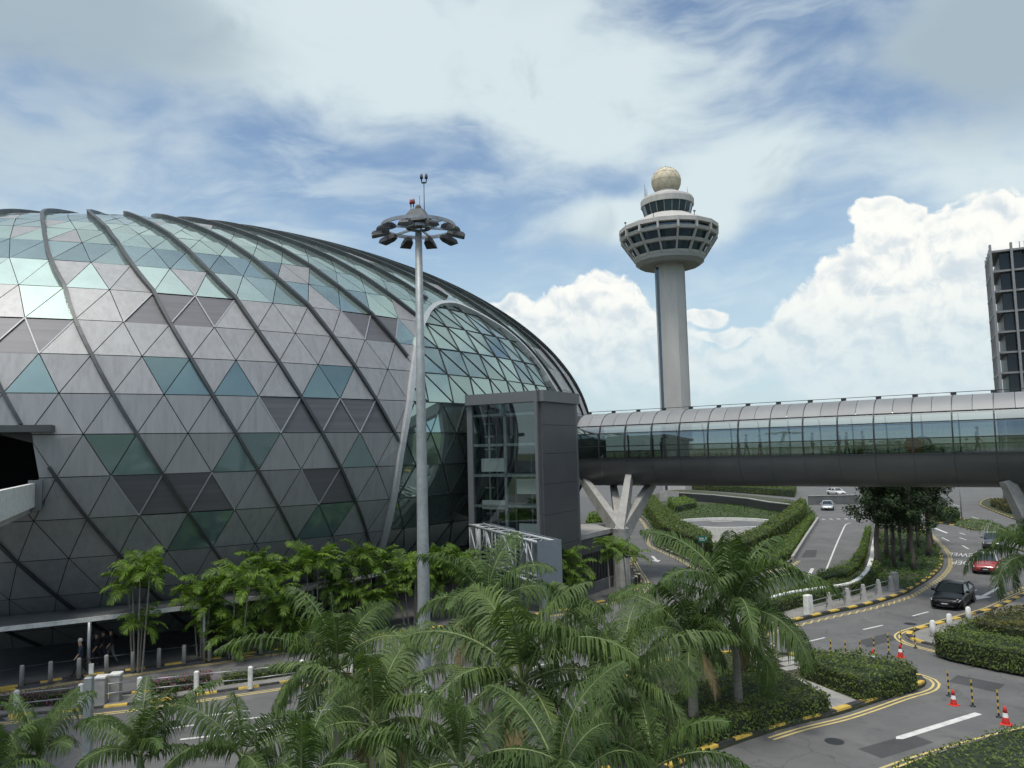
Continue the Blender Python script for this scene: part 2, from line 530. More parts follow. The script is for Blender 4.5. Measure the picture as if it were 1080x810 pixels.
def sstep(x, lo, hi, a=0.0, b=1.0):
    n = N.new('ShaderNodeMapRange'); n.interpolation_type = 'SMOOTHERSTEP'
    n.inputs['From Min'].default_value = lo; n.inputs['From Max'].default_value = hi
    n.inputs['To Min'].default_value = a; n.inputs['To Max'].default_value = b
    L.new(x, n.inputs['Value']); return n.outputs[0]
def noise(v, scale, detail=6, rough=.55, dist=0.0, lac=2.0):
    n = N.new('ShaderNodeTexNoise'); n.inputs['Scale'].default_value = scale; n.inputs['Detail'].default_value = detail
    n.inputs['Roughness'].default_value = rough; n.inputs['Distortion'].default_value = dist; n.inputs['Lacunarity'].default_value = lac
    L.new(v, n.inputs['Vector']); return n.outputs['Fac']
def mixc(f, a, b):
    n = N.new('ShaderNodeMix'); n.data_type = 'RGBA'
    if isinstance(f, (int, float)): n.inputs['Factor'].default_value = f
    else: L.new(f, n.inputs['Factor'])
    for k, x in (('A', a), ('B', b)):
        if isinstance(x, (tuple, list)): n.inputs[k].default_value = (*x, 1)
        else: L.new(x, n.inputs[k])
    return n.outputs['Result']

D = vmath('NORMALIZE', tc.outputs['Generated'], (0, 0, 0))
sep = N.new('ShaderNodeSeparateXYZ'); L.new(D, sep.inputs[0])
az = mth('ARCTAN2', sep.outputs['X'], sep.outputs['Y'])
el = mth('ARCSINE', sep.outputs['Z'])
P2 = vec(az, el)

def pe(u, v):
    d = ray(u, v); d = d / np.linalg.norm(d)
    return math.atan2(d[0], d[1]), math.asin(d[2])

def blobs(pv, items):
    acc = None
    for (u, v, rx, ry) in items:
        a, e = pe(u, v)
        q = vmath('SUBTRACT', pv, (a, e, 0))
        q = vmath('MULTIPLY', q, (F / rx, F / ry, 0))
        f = mth('SUBTRACT', 1.0, vmath('LENGTH', q, (0, 0, 0)))
        if acc is None: acc = f
        else:
            n = N.new('ShaderNodeMath'); n.operation = 'SMOOTH_MAX'; n.inputs[2].default_value = .22
            L.new(acc, n.inputs[0]); L.new(f, n.inputs[1]); acc = n.outputs[0]
    return acc

# base blue: the sky texture, paled towards the horizon by moist air
base = vmath('SCALE', sky.outputs[0], SKY)
base = vmath('MULTIPLY', base, SKYTINT)
hz = sstep(el, -.02, .42, 1.0, 0.0)
hz = mth('MULTIPLY', hz, .82)
base = mixc(hz, base, HAZECOL)

# high thin veil, drawn out along the sky
def nvec(v, scale, detail, rough):
    n = N.new('ShaderNodeTexNoise'); n.inputs['Scale'].default_value = scale; n.inputs['Detail'].default_value = detail; n.inputs['Roughness'].default_value = rough
    L.new(v, n.inputs['Vector'])
    return vmath('SUBTRACT', n.outputs['Color'], (.5, .5, .5))
pv = vmath('ADD', P2, vmath('MULTIPLY', nvec(P2, 3.0, 3, .5), (.2, .11, 0)))
veil = blobs(pv, [(440, 50, 400, 120), (170, 30, 330, 80), (620, 110, 240, 110), (770, 185, 120, 55), (700, 235, 190, 40), (1040, 30, 150, 95),
                  (280, -260, 800, 250), (900, -330, 500, 230), (-600, 100, 420, 330), (-1500, -150, 900, 420), (2200, 0, 800, 420)])
fine = noise(vmath('MULTIPLY', pv, (4.0, 9.0, 1)), 1.6, 7, .55, .15)
veil = mth('ADD', veil, mth('MULTIPLY', mth('SUBTRACT', fine, .5), 1.0))
veil_a = sstep(veil, -.02, .66)
stre = noise(vmath('MULTIPLY', vmath('ADD', pv, (3.1, 1.7, 0)), (2.2, 9.0, 1)), 2.0, 5, .58, .2)
wisp = mth('MULTIPLY', sstep(stre, .42, .74), .55)
veil_a = mth('MULTIPLY', mth('MAXIMUM', veil_a, wisp), .93)
grey = blobs(pv, [(40, 20, 260, 95), (1040, 40, 190, 120), (700, -250, 500, 200), (-900, -200, 700, 300)])
grey = sstep(mth('ADD', grey, mth('MULTIPLY', mth('SUBTRACT', fine, .5), .4)), .0, .8)
spots = sstep(noise(vmath('ADD', pv, (1.3, 4.4, 0)), 7.5, 4, .6, .4), .54, .76)
vcol = mixc(grey, VEILW, VEILG)
vcol = mixc(mth('MULTIPLY', spots, .4), vcol, VEILG)
col = mixc(veil_a, base, vcol)
# brightness of the thin cloud around the sun
sdir = (math.sin(SUN_AZ) * math.cos(SUN_EL), math.cos(SUN_AZ) * math.cos(SUN_EL), math.sin(SUN_EL))
glow = sstep(vmath('DOT_PRODUCT', D, sdir), .62, 1.0)
col = vmath('ADD', col, vmath('SCALE', vec(1.5 * K, 1.45 * K, 1.35 * K), glow))
cond_low = mth('LESS_THAN', el, -.004)

# towering cumulus near the horizon
CUM = [(945, 258, 46, 40), (925, 232, 32, 30), (962, 240, 26, 30), (1012, 262, 52, 44), (1055, 240, 46, 38), (1090, 262, 60, 60), (905, 300, 56, 44), (985, 320, 110, 85), (1075, 335, 100, 90),
       (870, 330, 48, 44), (842, 352, 46, 40), (812, 372, 44, 34), (900, 388, 100, 60), (1010, 400, 110, 66), (772, 384, 46, 34), (745, 406, 44, 34),
       (632, 318, 44, 38), (600, 330, 46, 36), (655, 332, 40, 30), (568, 345, 40, 28), (535, 322, 34, 16), (640, 370, 110, 56), (700, 392, 70, 40), (735, 335, 34, 12), (770, 350, 56, 9),
       (1180, 300, 120, 90), (1330, 380, 160, 60), (1600, 330, 220, 110), (-250, 330, 200, 80), (-700, 300, 260, 120)]
cw = vmath('ADD', P2, vmath('MULTIPLY', nvec(P2, 16.0, 2, .5), (.045, .04, 0)))
cb = blobs(cw, CUM)
def puff(v):
    a1 = mth('ABSOLUTE', mth('MULTIPLY_ADD', noise(v, 20, 1, .5), 2, -1))
    a2 = mth('ABSOLUTE', mth('MULTIPLY_ADD', noise(v, 55, 4, .55), 2, -1))
    return mth('ADD', mth('MULTIPLY', a1, 1.0), mth('MULTIPLY', a2, .55))
pf = puff(cw)
cf = mth('ADD', cb, mth('MULTIPLY', mth('SUBTRACT', pf, .42), .5))
soft = sstep(el, .03, .22, .5, .15)
ca = N.new('ShaderNodeMapRange'); ca.interpolation_type = 'SMOOTHSTEP'
L.new(cf, ca.inputs['Value']); ca.inputs['From Min'].default_value = .02; L.new(mth('ADD', soft, 0.02), ca.inputs['From Max'])
ca = ca.outputs[0]
def soft_n(v): return mth('ADD', noise(v, 30, 5, .58), mth('MULTIPLY', noise(v, 11, 2, .5), .9))
lit = mth('SUBTRACT', soft_n(cw), soft_n(vmath('ADD', cw, (.006, .012, 0))))
lit = mth('ADD', mth('MULTIPLY', lit, 1.15), mth('MULTIPLY', mth('SUBTRACT', pf, .4), .22))
lit = sstep(lit, -.42, .22)
deep = sstep(cb, .1, .7)
low = sstep(el, .06, .24)
shade = mth('MULTIPLY', mth('SUBTRACT', 1.0, lit), mth('MULTIPLY_ADD', deep, .65, .3))
ccol = mixc(shade, CUMW, CUMS)
ccol = mixc(mth('MULTIPLY', mth('SUBTRACT', 1.0, low), .62), ccol, HAZECOL)
ca = mth('MULTIPLY', ca, sstep(el, .0, .15, .5, 1.0))
colc = mixc(ca, col, ccol)
def back(c):
    b_ = N.new('ShaderNodeBackground'); b_.inputs['Strength'].default_value = SKYSTRENGTH
    if isinstance(c, tuple): b_.inputs['Color'].default_value = (*c, 1)
    else: L.new(c, b_.inputs['Color'])
    return b_.outputs[0]
def mixs(f, a, b):
    m_ = N.new('ShaderNodeMixShader'); L.new(f, m_.inputs[0]); L.new(a, m_.inputs[1]); L.new(b, m_.inputs[2]); return m_.outputs[0]
cond_c = mth('MULTIPLY', mth('LESS_THAN', el, .37), mth('LESS_THAN', mth('ABSOLUTE', az), 1.3))
sh_ = mixs(cond_low, mixs(cond_c, back(col), back(colc)), back((1.6, 1.7, 1.55)))
L.new(sh_, out.inputs['Surface'])
sd = bpy.data.lights.new('sun', 'SUN'); sd.energy = 1.5; sd.angle = rad(11); sd.color = (1, .95, .87)
so = bpy.data.objects.new('sun', sd); COL.objects.link(so)
dv = Vector((math.sin(SUN_AZ) * math.cos(SUN_EL), math.cos(SUN_AZ) * math.cos(SUN_EL), math.sin(SUN_EL)))
so.rotation_euler = dv.to_track_quat('Z', 'Y').to_euler()
sc.view_settings.view_transform = 'Standard'; sc.view_settings.look = 'None'
sc.view_settings.exposure = EXPOSURE; sc.view_settings.gamma = 1
sc.render.engine = 'CYCLES'
sc.cycles.use_denoising = True
sc.cycles.max_bounces = 8; sc.cycles.transparent_max_bounces = 16
sc.cycles.sample_clamp_indirect = 6
w.cycles.sampling_method = 'MANUAL'; w.cycles.sample_map_resolution = 192

sc.cycles.use_adaptive_sampling = True; sc.cycles.adaptive_threshold = .025
sc.cycles.max_bounces = 6; sc.cycles.diffuse_bounces = 3; sc.cycles.glossy_bounces = 4
# ------------------------------------------------------------------ the big glass and metal dome
DC = Vector((-30.06, 80.117, 11.808)); DA, DB, DH, DT = 47.475, 36.15, 20.376, 1.0762
_ct, _st = math.cos(DT), math.sin(DT)
def dome(azd, z, off=0.0):
    zn = max(-.999, min(.999, (z - DC.z) / DH)); c = math.sqrt(1 - zn * zn)
    a = rad(azd); lx, ly = DA * c * math.cos(a), DB * c * math.sin(a)
    p = Vector((DC.x + _ct * lx - _st * ly, DC.y + _st * lx + _ct * ly, z))
    if off:
        p = p + dome_n(azd, z) * off
    return p
def dome_n(azd, z):
    zn = max(-.999, min(.999, (z - DC.z) / DH)); c = math.sqrt(1 - zn * zn)
    a = rad(azd); nx, ny, nz = c * math.cos(a) / DA, c * math.sin(a) / DB, zn / DH
    return Vector((_ct * nx - _st * ny, _st * nx + _ct * ny, nz)).normalized()
def dome_hit(u, v):
    d = ray(u, v); e = np.array([0, 0, EYE]) - np.array(DC)
    def tr(q): return np.array([(_ct * q[0] + _st * q[1]) / DA, (-_st * q[0] + _ct * q[1]) / DB, q[2] / DH])
    d2, e2 = tr(d), tr(e)
    a, b, c = d2 @ d2, d2 @ e2, e2 @ e2 - 1
    disc = max(b * b - a * c, 0)
    t = (-b - math.sqrt(disc)) / a
    q = e2 + d2 * t
    return math.degrees(math.atan2(q[1], q[0])), _C[2] + d[2] * t

ZR = {5: 1.3, 4: 3.4, 3: 5.5, 2: 7.6, 1: 9.75, 0: 11.9, -1: 14.0, -2: 16.1, -3: 18.1, -4: 20.15, -5: 22.1, -6: 23.8, -7: 25.25}
ZR[6] = -.3
for k in range(8, 19):
    lam = math.asin((25.25 - DC.z) / DH) + rad(4.3) * (k - 7)
    ZR[-k] = DC.z + DH * math.sin(min(lam, rad(88)))
ROWS = sorted(ZR, reverse=True)            # from the ground up
NC = 110; DCOL = 360 / NC
AZ0 = -129.3
TW = {-5: -9.0, -6: -11.2, -7: -13.6, -8: -16.2, -9: -19.2, -10: -22.5, -11: -26, -12: -29.6, -13: -34, -14: -39, -15: -45, -16: -52, -17: -60, -18: -70}
def twist(r):
    return TW.get(r, DCOL / 2 * r)
def node(r, j): return AZ0 + twist(r) + j * DCOL

bld = thing('domed_building', 'huge dome of grey and green glass triangles crossed by dark slanting ribs', 'building', (DC.x, DC.y, 0))

# the arched entrance glazing: its outline in dome coordinates
ENT_PX = [(396, 590), (400, 581), (411.8, 536.6), (422, 476), (432, 415), (436.5, 382), (441, 352), (448.5, 335), (453.6, 327), (462.8, 321.5), (479, 321.4), (497.4, 329), (515.7, 339), (530, 348), (546, 361), (562.6, 378.8), (574.8, 396), (583, 410)]
ENT = [dome_hit(*p) for p in ENT_PX]
lastaz, lastz = ENT[-1]
pa, pz = ENT[-2]
ENT = [(ENT[0][0] - .6, 3.2), ] + ENT[1:] + [(lastaz + 4, lastz - 3.5), (lastaz + 7, lastz - 8), (lastaz + 9, 3.0)]
KA = .75                                    # metres per degree, roughly
def phi(azd, z):
    """signed distance to the entrance outline, positive inside"""
    best = 1e9; inside = False
    n = len(ENT)
    for i in range(n):
        x1, y1 = ENT[i][0] * KA, ENT[i][1]; x2, y2 = ENT[(i + 1) % n][0] * KA, ENT[(i + 1) % n][1]
        px, py = azd * KA, z
        dx, dy = x2 - x1, y2 - y1
        t = max(0, min(1, ((px - x1) * dx + (py - y1) * dy) / (dx * dx + dy * dy + 1e-12)))
        best = min(best, math.hypot(px - x1 - t * dx, py - y1 - t * dy))
        if (y1 > py) != (y2 > py) and px < (x2 - x1) * (py - y1) / (y2 - y1) + x1: inside = not inside
    return best if inside else -best

OPEN_R = dome_hit(43, 480)[0]; OPEN_L = OPEN_R - 9.5; OPEN_T, OPEN_B = 12.05, 8.35
def phi_open(azd, z):
    return min((azd - OPEN_L) * KA, (OPEN_R - azd) * KA, z - OPEN_B, OPEN_T - z)

def clip(poly, fn):
    """keep the part of a polygon of (az, z) where fn < 0"""
    vals = [fn(*p) for p in poly]
    if all(v < 0 for v in vals): return poly
    if all(v >= 0 for v in vals): return []
    out = []
    for i in range(len(poly)):
        p, q = poly[i], poly[(i + 1) % len(poly)]; a, b = vals[i], vals[(i + 1) % len(poly)]
        if a < 0: out.append(p)
        if (a < 0) != (b < 0):
            t = a / (a - b); out.append((p[0] + (q[0] - p[0]) * t, p[1] + (q[1] - p[1]) * t))
    return out

tris = []
for ri in range(len(ROWS) - 1):
    r, ru = ROWS[ri], ROWS[ri + 1]
    for j in range(NC):
        a, b = node(r, j), node(r, j + 1)             # lower nodes
        c, d = node(ru, j), node(ru, j + 1)           # upper nodes, half a column to the left
        z0, z1 = ZR[r], ZR[ru]
        tris.append((ru, 'up', [(a, z0), (b, z0), (d, z1)]))
        tris.append((ru, 'dn', [(c, z1), (a, z0), (d, z1)]))
info = []
for (ru, kind, T) in tris:
    c = sum((dome(*p) for p in T), Vector()) / 3
    if sum(p[0] for p in T) / 3 > 180: T[:] = [(p[0] - 360, p[1]) for p in T]
    azc = sum(p[0] for p in T) / 3; zc = sum(p[1] for p in T) / 3
    front = dome_n(azc, zc).dot(Vector((0, 0, EYE)) - c) > 0
    info.append((project(c) if front and c.y > 5 else None, azc, zc))
def pick(u, v):
    best = min((i for i in range(len(tris)) if info[i][0]), key=lambda i: (info[i][0][0] - u) ** 2 + (info[i][0][1] - v) ** 2)
    return best
WIN = [[(35, 400)], [(175, 388), (198, 402)], [(249, 402)], [(118, 473), (144, 487)], [(248, 483), (272, 470)], [(335, 405), (350, 394)], [(377, 476)], [(200, 575), (225, 557)], [(338, 561), (358, 542)]]
DARK = [(48, 350), (20, 362), (5, 345), (147, 335), (181, 320), (203, 333), (225, 322), (145, 514), (172, 532), (199, 513), (224, 528), (295, 430), (319, 440), (336, 430), (357, 440), (374, 429), (393, 439),
        (339, 505), (358, 518), (372, 335), (397, 349), (403, 337)]
GREYUP = [(67, 286), (133, 299), (202, 294)]
GLASSMID = [(33, 311), (52, 330), (26, 305), (188, 304), (230, 303), (262, 300), (283, 318)]
wset = {}
for k, L_ in enumerate(WIN):
    for p in L_: wset[pick(*p)] = k
dset = {pick(*p) for p in DARK}; gset = {pick(*p) for p in GREYUP}; mset = {pick(*p) for p in GLASSMID}
rng = random.Random(5)
clad = MB(); darks = {}; roofg = MB(); wins = [MB() for _ in WIN]
INS = .022
for i, (ru, kind, T) in enumerate(tris):
    px, azc, zc = info[i]
    if zc < -.5: continue
    poly = T
    if -128 < azc < -40 and zc < 27:
        poly = clip(poly, lambda a, z: phi(a, z) + .12)
    poly = clip(poly, phi_open) if poly and azc < -125 and azc > -155 else poly
    if len(poly) < 3: continue
    rr = rng.random()
    if i in wset: tgt = wins[wset[i]]
    elif i in dset: tgt = darks.setdefault(i, MB())
    elif i in gset: tgt = clad
    elif i in mset: tgt = roofg
    elif ru <= -6: tgt = roofg if rr > .07 else clad
    elif ru == -5: tgt = roofg if rr > .2 else clad
    elif ru == -4: tgt = roofg if (azc > -112 and rr < .35) else clad
    elif ru >= -3 and px is None: tgt = clad if rr < .8 else roofg
    else: tgt = clad
    pts = [dome(a, z) for a, z in poly]
    c = sum(pts, Vector()) / len(pts)
    n = dome_n(azc, zc)
    # inset each panel so a real joint stays open between neighbours
    P2_ = []
    m = len(pts)
    for q in range(m):
        e1 = (pts[q] - pts[q - 1]).normalized(); e2 = (pts[(q + 1) % m] - pts[q]).normalized()
        n1 = n.cross(e1); n2 = n.cross(e2)
        bis = (n1 + n2); k = bis.dot(n1)
        P2_.append(pts[q] + bis * (INS / max(.35, k)))
    if i in dset: P2_ = [q - n * .05 for q in P2_]
    if tgt is roofg or i in wset:
        ax = Vector((rng.uniform(-1, 1), rng.uniform(-1, 1), rng.uniform(-1, 1))) * .011
        P2_ = [q + n * ax.dot(q - c) for q in P2_]
    nf = (P2_[1] - P2_[0]).cross(P2_[2] - P2_[0])
    if nf.dot(n) < 0: P2_ = P2_[::-1]
    tgt.add(P2_, [tuple(range(len(P2_)))])
clad.build('cladding', M['panel_light'], bld)
for i, mb in darks.items():
    lp = mb.build('louvre_panel', M['panel_dark'], bld)
    T = tris[i][2]; et = MB()
    for q in range(3):
        a_, b_ = T[q], T[(q + 1) % 3]
        if abs(a_[1] - b_[1]) < .01: continue
        et.beam(dome(*a_, .0), dome(*b_, .0), .07, .05, up=dome_n(*a_))
    et.build('edge_trim', M['panel_edge'], lp)
roofg.build('roof_glazing', M['roof_glass'], bld)
for k, wmb in enumerate(wins): wmb.build('window', M['window_glass'], bld)
# backing skin a hand's breadth inside
sh = MB()
azs = [-180 + 3 * k for k in range(121)]; zs = [-.3 + .9 * k for k in range(36)]
vi = {}
for a_ in range(120):
    for zi in range(len(zs) - 1):
        ac, zc = azs[a_] + 1.5, zs[zi] + .45
        if zs[zi + 1] > 31.6: continue
        cell = [(azs[a_], zs[zi]), (azs[a_ + 1], zs[zi]), (azs[a_ + 1], zs[zi + 1]), (azs[a_], zs[zi + 1])]
        if -165 < ac < -120: cell = clip(cell, phi_open)
        if cell and -128 < ac < -40: cell = clip(cell, lambda a, z: phi(a, z) + .2)
        if len(cell) >= 3: sh.add([dome(*q, -.22) for q in cell], [tuple(range(len(cell)))])
sh.build('backing', M['shell_dark'], bld)
# ribs, one on every second diagonal
for k in range(-6, 16):
    path = []
    for ri in range(len(ROWS) - 1):
        r, ru = ROWS[ri], ROWS[ri + 1]
        for q in range(4):
            t = q / 4
            azd = (node(r, 2 * k) * (1 - t) + node(ru, 2 * k) * t); z = ZR[r] * (1 - t) + ZR[ru] * t
            path.append((azd, z))
    runs = [[]]
    for azd, z in path:
        if z < -.2: continue
        bad = (-128 < azd < -40 and phi(azd, z) > -.25) or phi_open(azd, z) > -.15 or z > 31.9
        if bad:
            if runs[-1]: runs.append([])
        else: runs[-1].append((azd, z))
    for R in runs:
        if len(R) < 3: continue
        mb = MB()
        ring = []
        for i, (azd, z) in enumerate(R):
            p = dome(azd, z); n = dome_n(azd, z)
            i0, i1 = max(i - 1, 0), min(i + 1, len(R) - 1)
            t = (dome(*R[i1]) - dome(*R[i0])).normalized(); s_ = n.cross(t).normalized()
            wv = .072 + .035 * min(1, max(0, (z - 8) / 14)); hh = .11 + .2 * min(1, max(0, (z - 12) / 14))
            ring.append([p - s_ * wv - n * .05, p - s_ * wv + n * hh, p + s_ * wv + n * hh, p + s_ * wv - n * .05])
        vs = [v for q in ring for v in q]; fs = []
        for i in range(len(ring) - 1):
            for e in range(4):
                f = (e + 1) % 4
                fs.append((4 * i + e, 4 * i + 4 + e, 4 * i + 4 + f, 4 * i + f))
        fs += [(0, 1, 2, 3), tuple(4 * (len(ring) - 1) + q for q in (3, 2, 1, 0))]
        mb.add(vs, fs)
        mb.build('rib', M['rib_metal'], bld)
# entrance glazing: rows kept, upright mullions with one diagonal a bay
ga, gl = MB(), MB()
er = [3.2, 5.5, 7.6, 9.75, 11.9, 14.0, 16.1, 18.1, 20.15, 22.1, 23.8, 25.2]
az_a, az_b = -121.0, -52.0; EC = 3.05
rng = random.Random(9)
for zi in range(len(er) - 1):
    z0, z1 = er[zi], er[zi + 1]
    a = az_a + (EC * .5 if (zi % 2 and z1 < 14.1) else 0)
    while a < az_b:
        low = z1 < 14.1
        b = a + EC
        if low:
            sft = EC / 2 * (1 if zi % 2 == 0 else -1)
            T1 = [[(a, z0), (b, z0), (a + EC / 2, z1)], [(a + EC / 2, z1), (b, z0), (b + EC / 2, z1)]]
        else:
            T1 = [[(a, z0), (b, z0), (a, z1)], [(b, z0), (b, z1), (a, z1)]]
        for T in T1:
            poly = clip(T, lambda a_, z_: -phi(a_, z_) - .02)
            if len(poly) < 3: continue
            pts = [dome(*p, -.05) for p in poly]; c = sum(pts, Vector()) / len(pts); n = dome_n(*poly[0])
            ax = Vector((rng.uniform(-1, 1), rng.uniform(-1, 1), rng.uniform(-1, 1))) * .012
            pts = [q + n * ax.dot(q - c) for q in pts]
            if (pts[1] - pts[0]).cross(pts[2] - pts[0]).dot(n) < 0: pts = pts[::-1]
            ga.add(pts, [tuple(range(len(pts)))])
            for q in range(3):
                e0, e1 = T[q], T[(q + 1) % 3]
                if e0 > e1: continue
                s0_, s1_ = None, None
                for q_ in range(21):
                    w_ = (e0[0] + (e1[0] - e0[0]) * q_ / 20, e0[1] + (e1[1] - e0[1]) * q_ / 20)
                    if phi(*w_) > 0:
                        s0_ = w_ if s0_ is None else s0_; s1_ = w_
                if s0_ is not None and s0_ != s1_:
                    e0, e1 = s0_, s1_
                    gl.beam(dome(*e0, -.02), dome(*e1, -.02), .05 if (abs(e0[1] - e1[1]) < .01 or abs(e0[0] - e1[0]) < .01) else .03, .05, up=n)
        a = b
eg = ga.build('entrance_glazing', M['entrance_glass'], bld)
gl.build('mullion', M['dark_metal'], eg)
# pale frame round the entrance
fr = MB()
EP = [Vector((p[0], p[1])) for p in ENT[:-1]]
EP = smooth_line(EP, .6)
ring = []
for i, p in enumerate(EP):
    i0, i1 = max(i - 1, 0), min(i + 1, len(EP) - 1)
    t = (dome(*EP[i1]) - dome(*EP[i0])).normalized(); n = dome_n(*p); s_ = n.cross(t).normalized(); c = dome(*p)
    wv = .17
    ring.append([c - s_ * wv - n * .1, c - s_ * wv + n * .26, c + s_ * wv + n * .26, c + s_ * wv - n * .1])
vs = [v for q in ring for v in q]; fs = []
for i in range(len(ring) - 1):
    for e in range(4):
        f = (e + 1) % 4
        fs.append((4 * i + e, 4 * i + 4 + e, 4 * i + 4 + f, 4 * i + f))
fs += [(0, 1, 2, 3), tuple(4 * (len(ring) - 1) + q for q in (3, 2, 1, 0))]
fr.add(vs, fs)
fr.build('entrance_frame', M['frame_light'], bld)
# plinth wall under the entrance
pw = MB()
k0 = ENT[0][0] - .5
seq = [k0 + .8 * i for i in range(int((ENT[-1][0] - k0) / .8) + 1)]
for a, b in zip(seq, seq[1:]):
    pw.add([dome(a, -.2, .02), dome(b, -.2, .02), dome(b, 3.3, .02), dome(a, 3.3, .02)], [(0, 1, 2, 3)])
pw.build('plinth', M['grey_cladding'], bld)
# dark portal at the left with its lintel and jamb
op = MB(); ln = MB()
def inn(a, z, d):
    n = dome_n((OPEN_L + OPEN_R) / 2, 10); n.z = 0; n.normalize()
    return dome(a, z) - n * d
TL, TR, BL, BR = [(OPEN_L, OPEN_T), (OPEN_R, OPEN_T), (OPEN_L, OPEN_B), (OPEN_R, OPEN_B)]
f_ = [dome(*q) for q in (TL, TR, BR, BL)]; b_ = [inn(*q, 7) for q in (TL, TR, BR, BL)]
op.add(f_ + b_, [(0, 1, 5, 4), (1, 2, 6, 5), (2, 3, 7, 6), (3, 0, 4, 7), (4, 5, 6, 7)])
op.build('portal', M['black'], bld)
nn = dome_n(OPEN_R, 10); nn.z = 0; nn.normalize()
a_, b_ = dome(OPEN_L - 1, OPEN_T), dome(OPEN_R + .75, OPEN_T)
ln.beam(a_ + nn * .35 + Vector((0, 0, .14)), b_ + nn * .35 + Vector((0, 0, .14)), 1.0, .34)
a_, b_ = dome(OPEN_R, OPEN_T), dome(OPEN_R, OPEN_B)
ln.build('portal_lintel', M['rib_metal'], bld)

# street-level canopy
CAN = [(-90, 676), (-40, 671), (0, 665.7), (50, 660.3), (100, 654.5), (165, 646.5), (228, 639), (275, 631.5), (325, 622.5), (372, 613), (420, 602)]
ct, cf = MB(), MB()
outer = [G(u, v, 2.62) for u, v in CAN]
inner = []
for p in outer:
    # nearest dome point a little above
    bd = None
    for k in range(0, 240):
        a = -170 + k * .5
        q = dome(a, 2.45)
        d = (q.xy - p.xy).length
        if bd is None or d < bd[0]: bd = (d, q)
    inner.append(bd[1])
up = Vector((0, 0, 1))
for i in range(len(outer) - 1):
    a, b, c, d = outer[i], outer[i + 1], inner[i + 1], inner[i]
    ct.add([a + up * .2, b + up * .2, c, d], [(0, 1, 2, 3)])
    ct.add([a, b, c - up * .4, d - up * .4], [(3, 2, 1, 0)])
    ou = Vector(((a - d).x, (a - d).y, 0)).normalized() * .06
    cf.add([a + ou - up * .02, b + ou - up * .02, b + ou + up * .2, a + ou + up * .2, a - up * .02, b - up * .02, b + up * .2, a + up * .2], [(0, 1, 2, 3), (3, 2, 6, 7), (1, 0, 4, 5)])
cano = ct.build('canopy', M['canopy_top'], bld)
cf.build('fascia', M['white_paint'], cano)
for (u, v) in ((93, 715), (-30, 730), (215, 700), (330, 672)):
    p = G(u, v); mb = MB()
    mb.tube([(p.x, p.y, 0), (p.x, p.y, 2.66)], .09, 10)
    mb.build('canopy_column', M['steel'], bld)

# footbridge with white parapet running to the portal
pe0, pe1 = AT(34, 507, 38.2), AT(0, 511, 29.5)
dr = (pe1 - pe0); dr.z = 0; dr.normalize(); far = pe0 - dr * .2; near = pe0 + dr * 24
sd_ = Vector((dr.y, -dr.x, 0))
if sd_.x > 0: sd_ = -sd_
zt = 9.5
fb = thing('footbridge', 'white walled footbridge entering the dark portal at the left edge', 'footbridge', (far.x, far.y, 0))
mb = MB()
def flat(p, z): return Vector((p.x, p.y, z))
mb.beam(flat(far, 8.92), flat(near, 8.92), .22, 1.16)
mb.build('parapet', M['white_paint'], fb)
mb = MB(); mb.beam(flat(far + sd_ * 4.4, 8.92), flat(near + sd_ * 4.4, 8.92), .22, 1.16)
mb.build('parapet', M['white_paint'], fb)
mb = MB(); mb.beam(flat(far + sd_ * 2.2 - dr * 2.5, 8.2), flat(near + sd_ * 2.2, 8.2), 4.2, .35)
mb.build('deck', M['concrete'], fb)
mb = MB(); mb.box(flat(far - dr * .25 - sd_ * .1, 8.9), (.5, .6, 1.5), rz=math.atan2(dr.y, dr.x))
mb.build('end_post', M['grey_cladding_pale'], fb)
# ------------------------------------------------------------------ lift tower
cor = AT(573, 500, 50.5); lef = AT(493.5, 500, 53.5)
ul = (lef - cor); ul.z = 0; WL = ul.length; ul.normalize()
ub = Vector((ul.y, -ul.x, 0));  ub = ub if ub.y > 0 else -ub
WR = 5.2; TH = 14.46
lt = thing('lift_tower', 'dark grey lift tower with a glass front between dome and skybridge', 'lift tower', (cor.x, cor.y, 0))
def LP(a, b, z): return Vector((cor.x, cor.y, 0)) + ul * a + ub * b + up * z
mb = MB()
# solid right flank in panels, with open joints
zz = [0, 2.1, 4.2, 6.3, 8.3, 10.3, 12.2, 13.74]
for i in range(len(zz) - 1):
    mb.beam(LP(.25, 0.02, (zz[i] + zz[i + 1]) / 2), LP(.25, WR, (zz[i] + zz[i + 1]) / 2), .5, zz[i + 1] - zz[i] - .02)
mb.beam(LP(-.02, .25, 7.5), LP(.55, .25, 7.5), .5, 15.0 - .75) if 0 else None
mb.build('side_wall', M['grey_cladding'], lt)
mb = MB()
mb.beam(LP(0, 0, TH - .36), LP(WL, 0, TH - .36), .4, .72)
mb.beam(LP(-.03, -.2, TH - .36), LP(-.03, WR, TH - .36), .5, .74)
mb.beam(LP(WL - .2, .2, 0), LP(WL - .2, .2, TH - .72), .4, .4, up=ul)
mb.beam(LP(.28, -.06, 0), LP(.28, -.06, TH - .72), .56, .2, up=ul)
mb.beam(LP(0, WR, TH / 2), LP(WL, WR, TH / 2), .3, TH)
mb.beam(LP(0, WR / 2, TH - .1), LP(WL, WR / 2, TH - .1), WR, .18)
mb.build('frame', M['grey_cladding_pale'], lt)
mb = MB()
mb.beam(LP(WL - .05, .4, TH / 2), LP(WL - .05, WR, TH / 2), .05, TH - .8)
g1 = mb; 
levels = [.65, 2.7, 4.78, 6.84, 8.9, 10.96, 13.0]
gm = MB()
gm.add([LP(.5, .12, .4), LP(WL - .4, .12, .4), LP(WL - .4, .12, TH - .7), LP(.5, .12, TH - .7)], [(0, 1, 2, 3)])
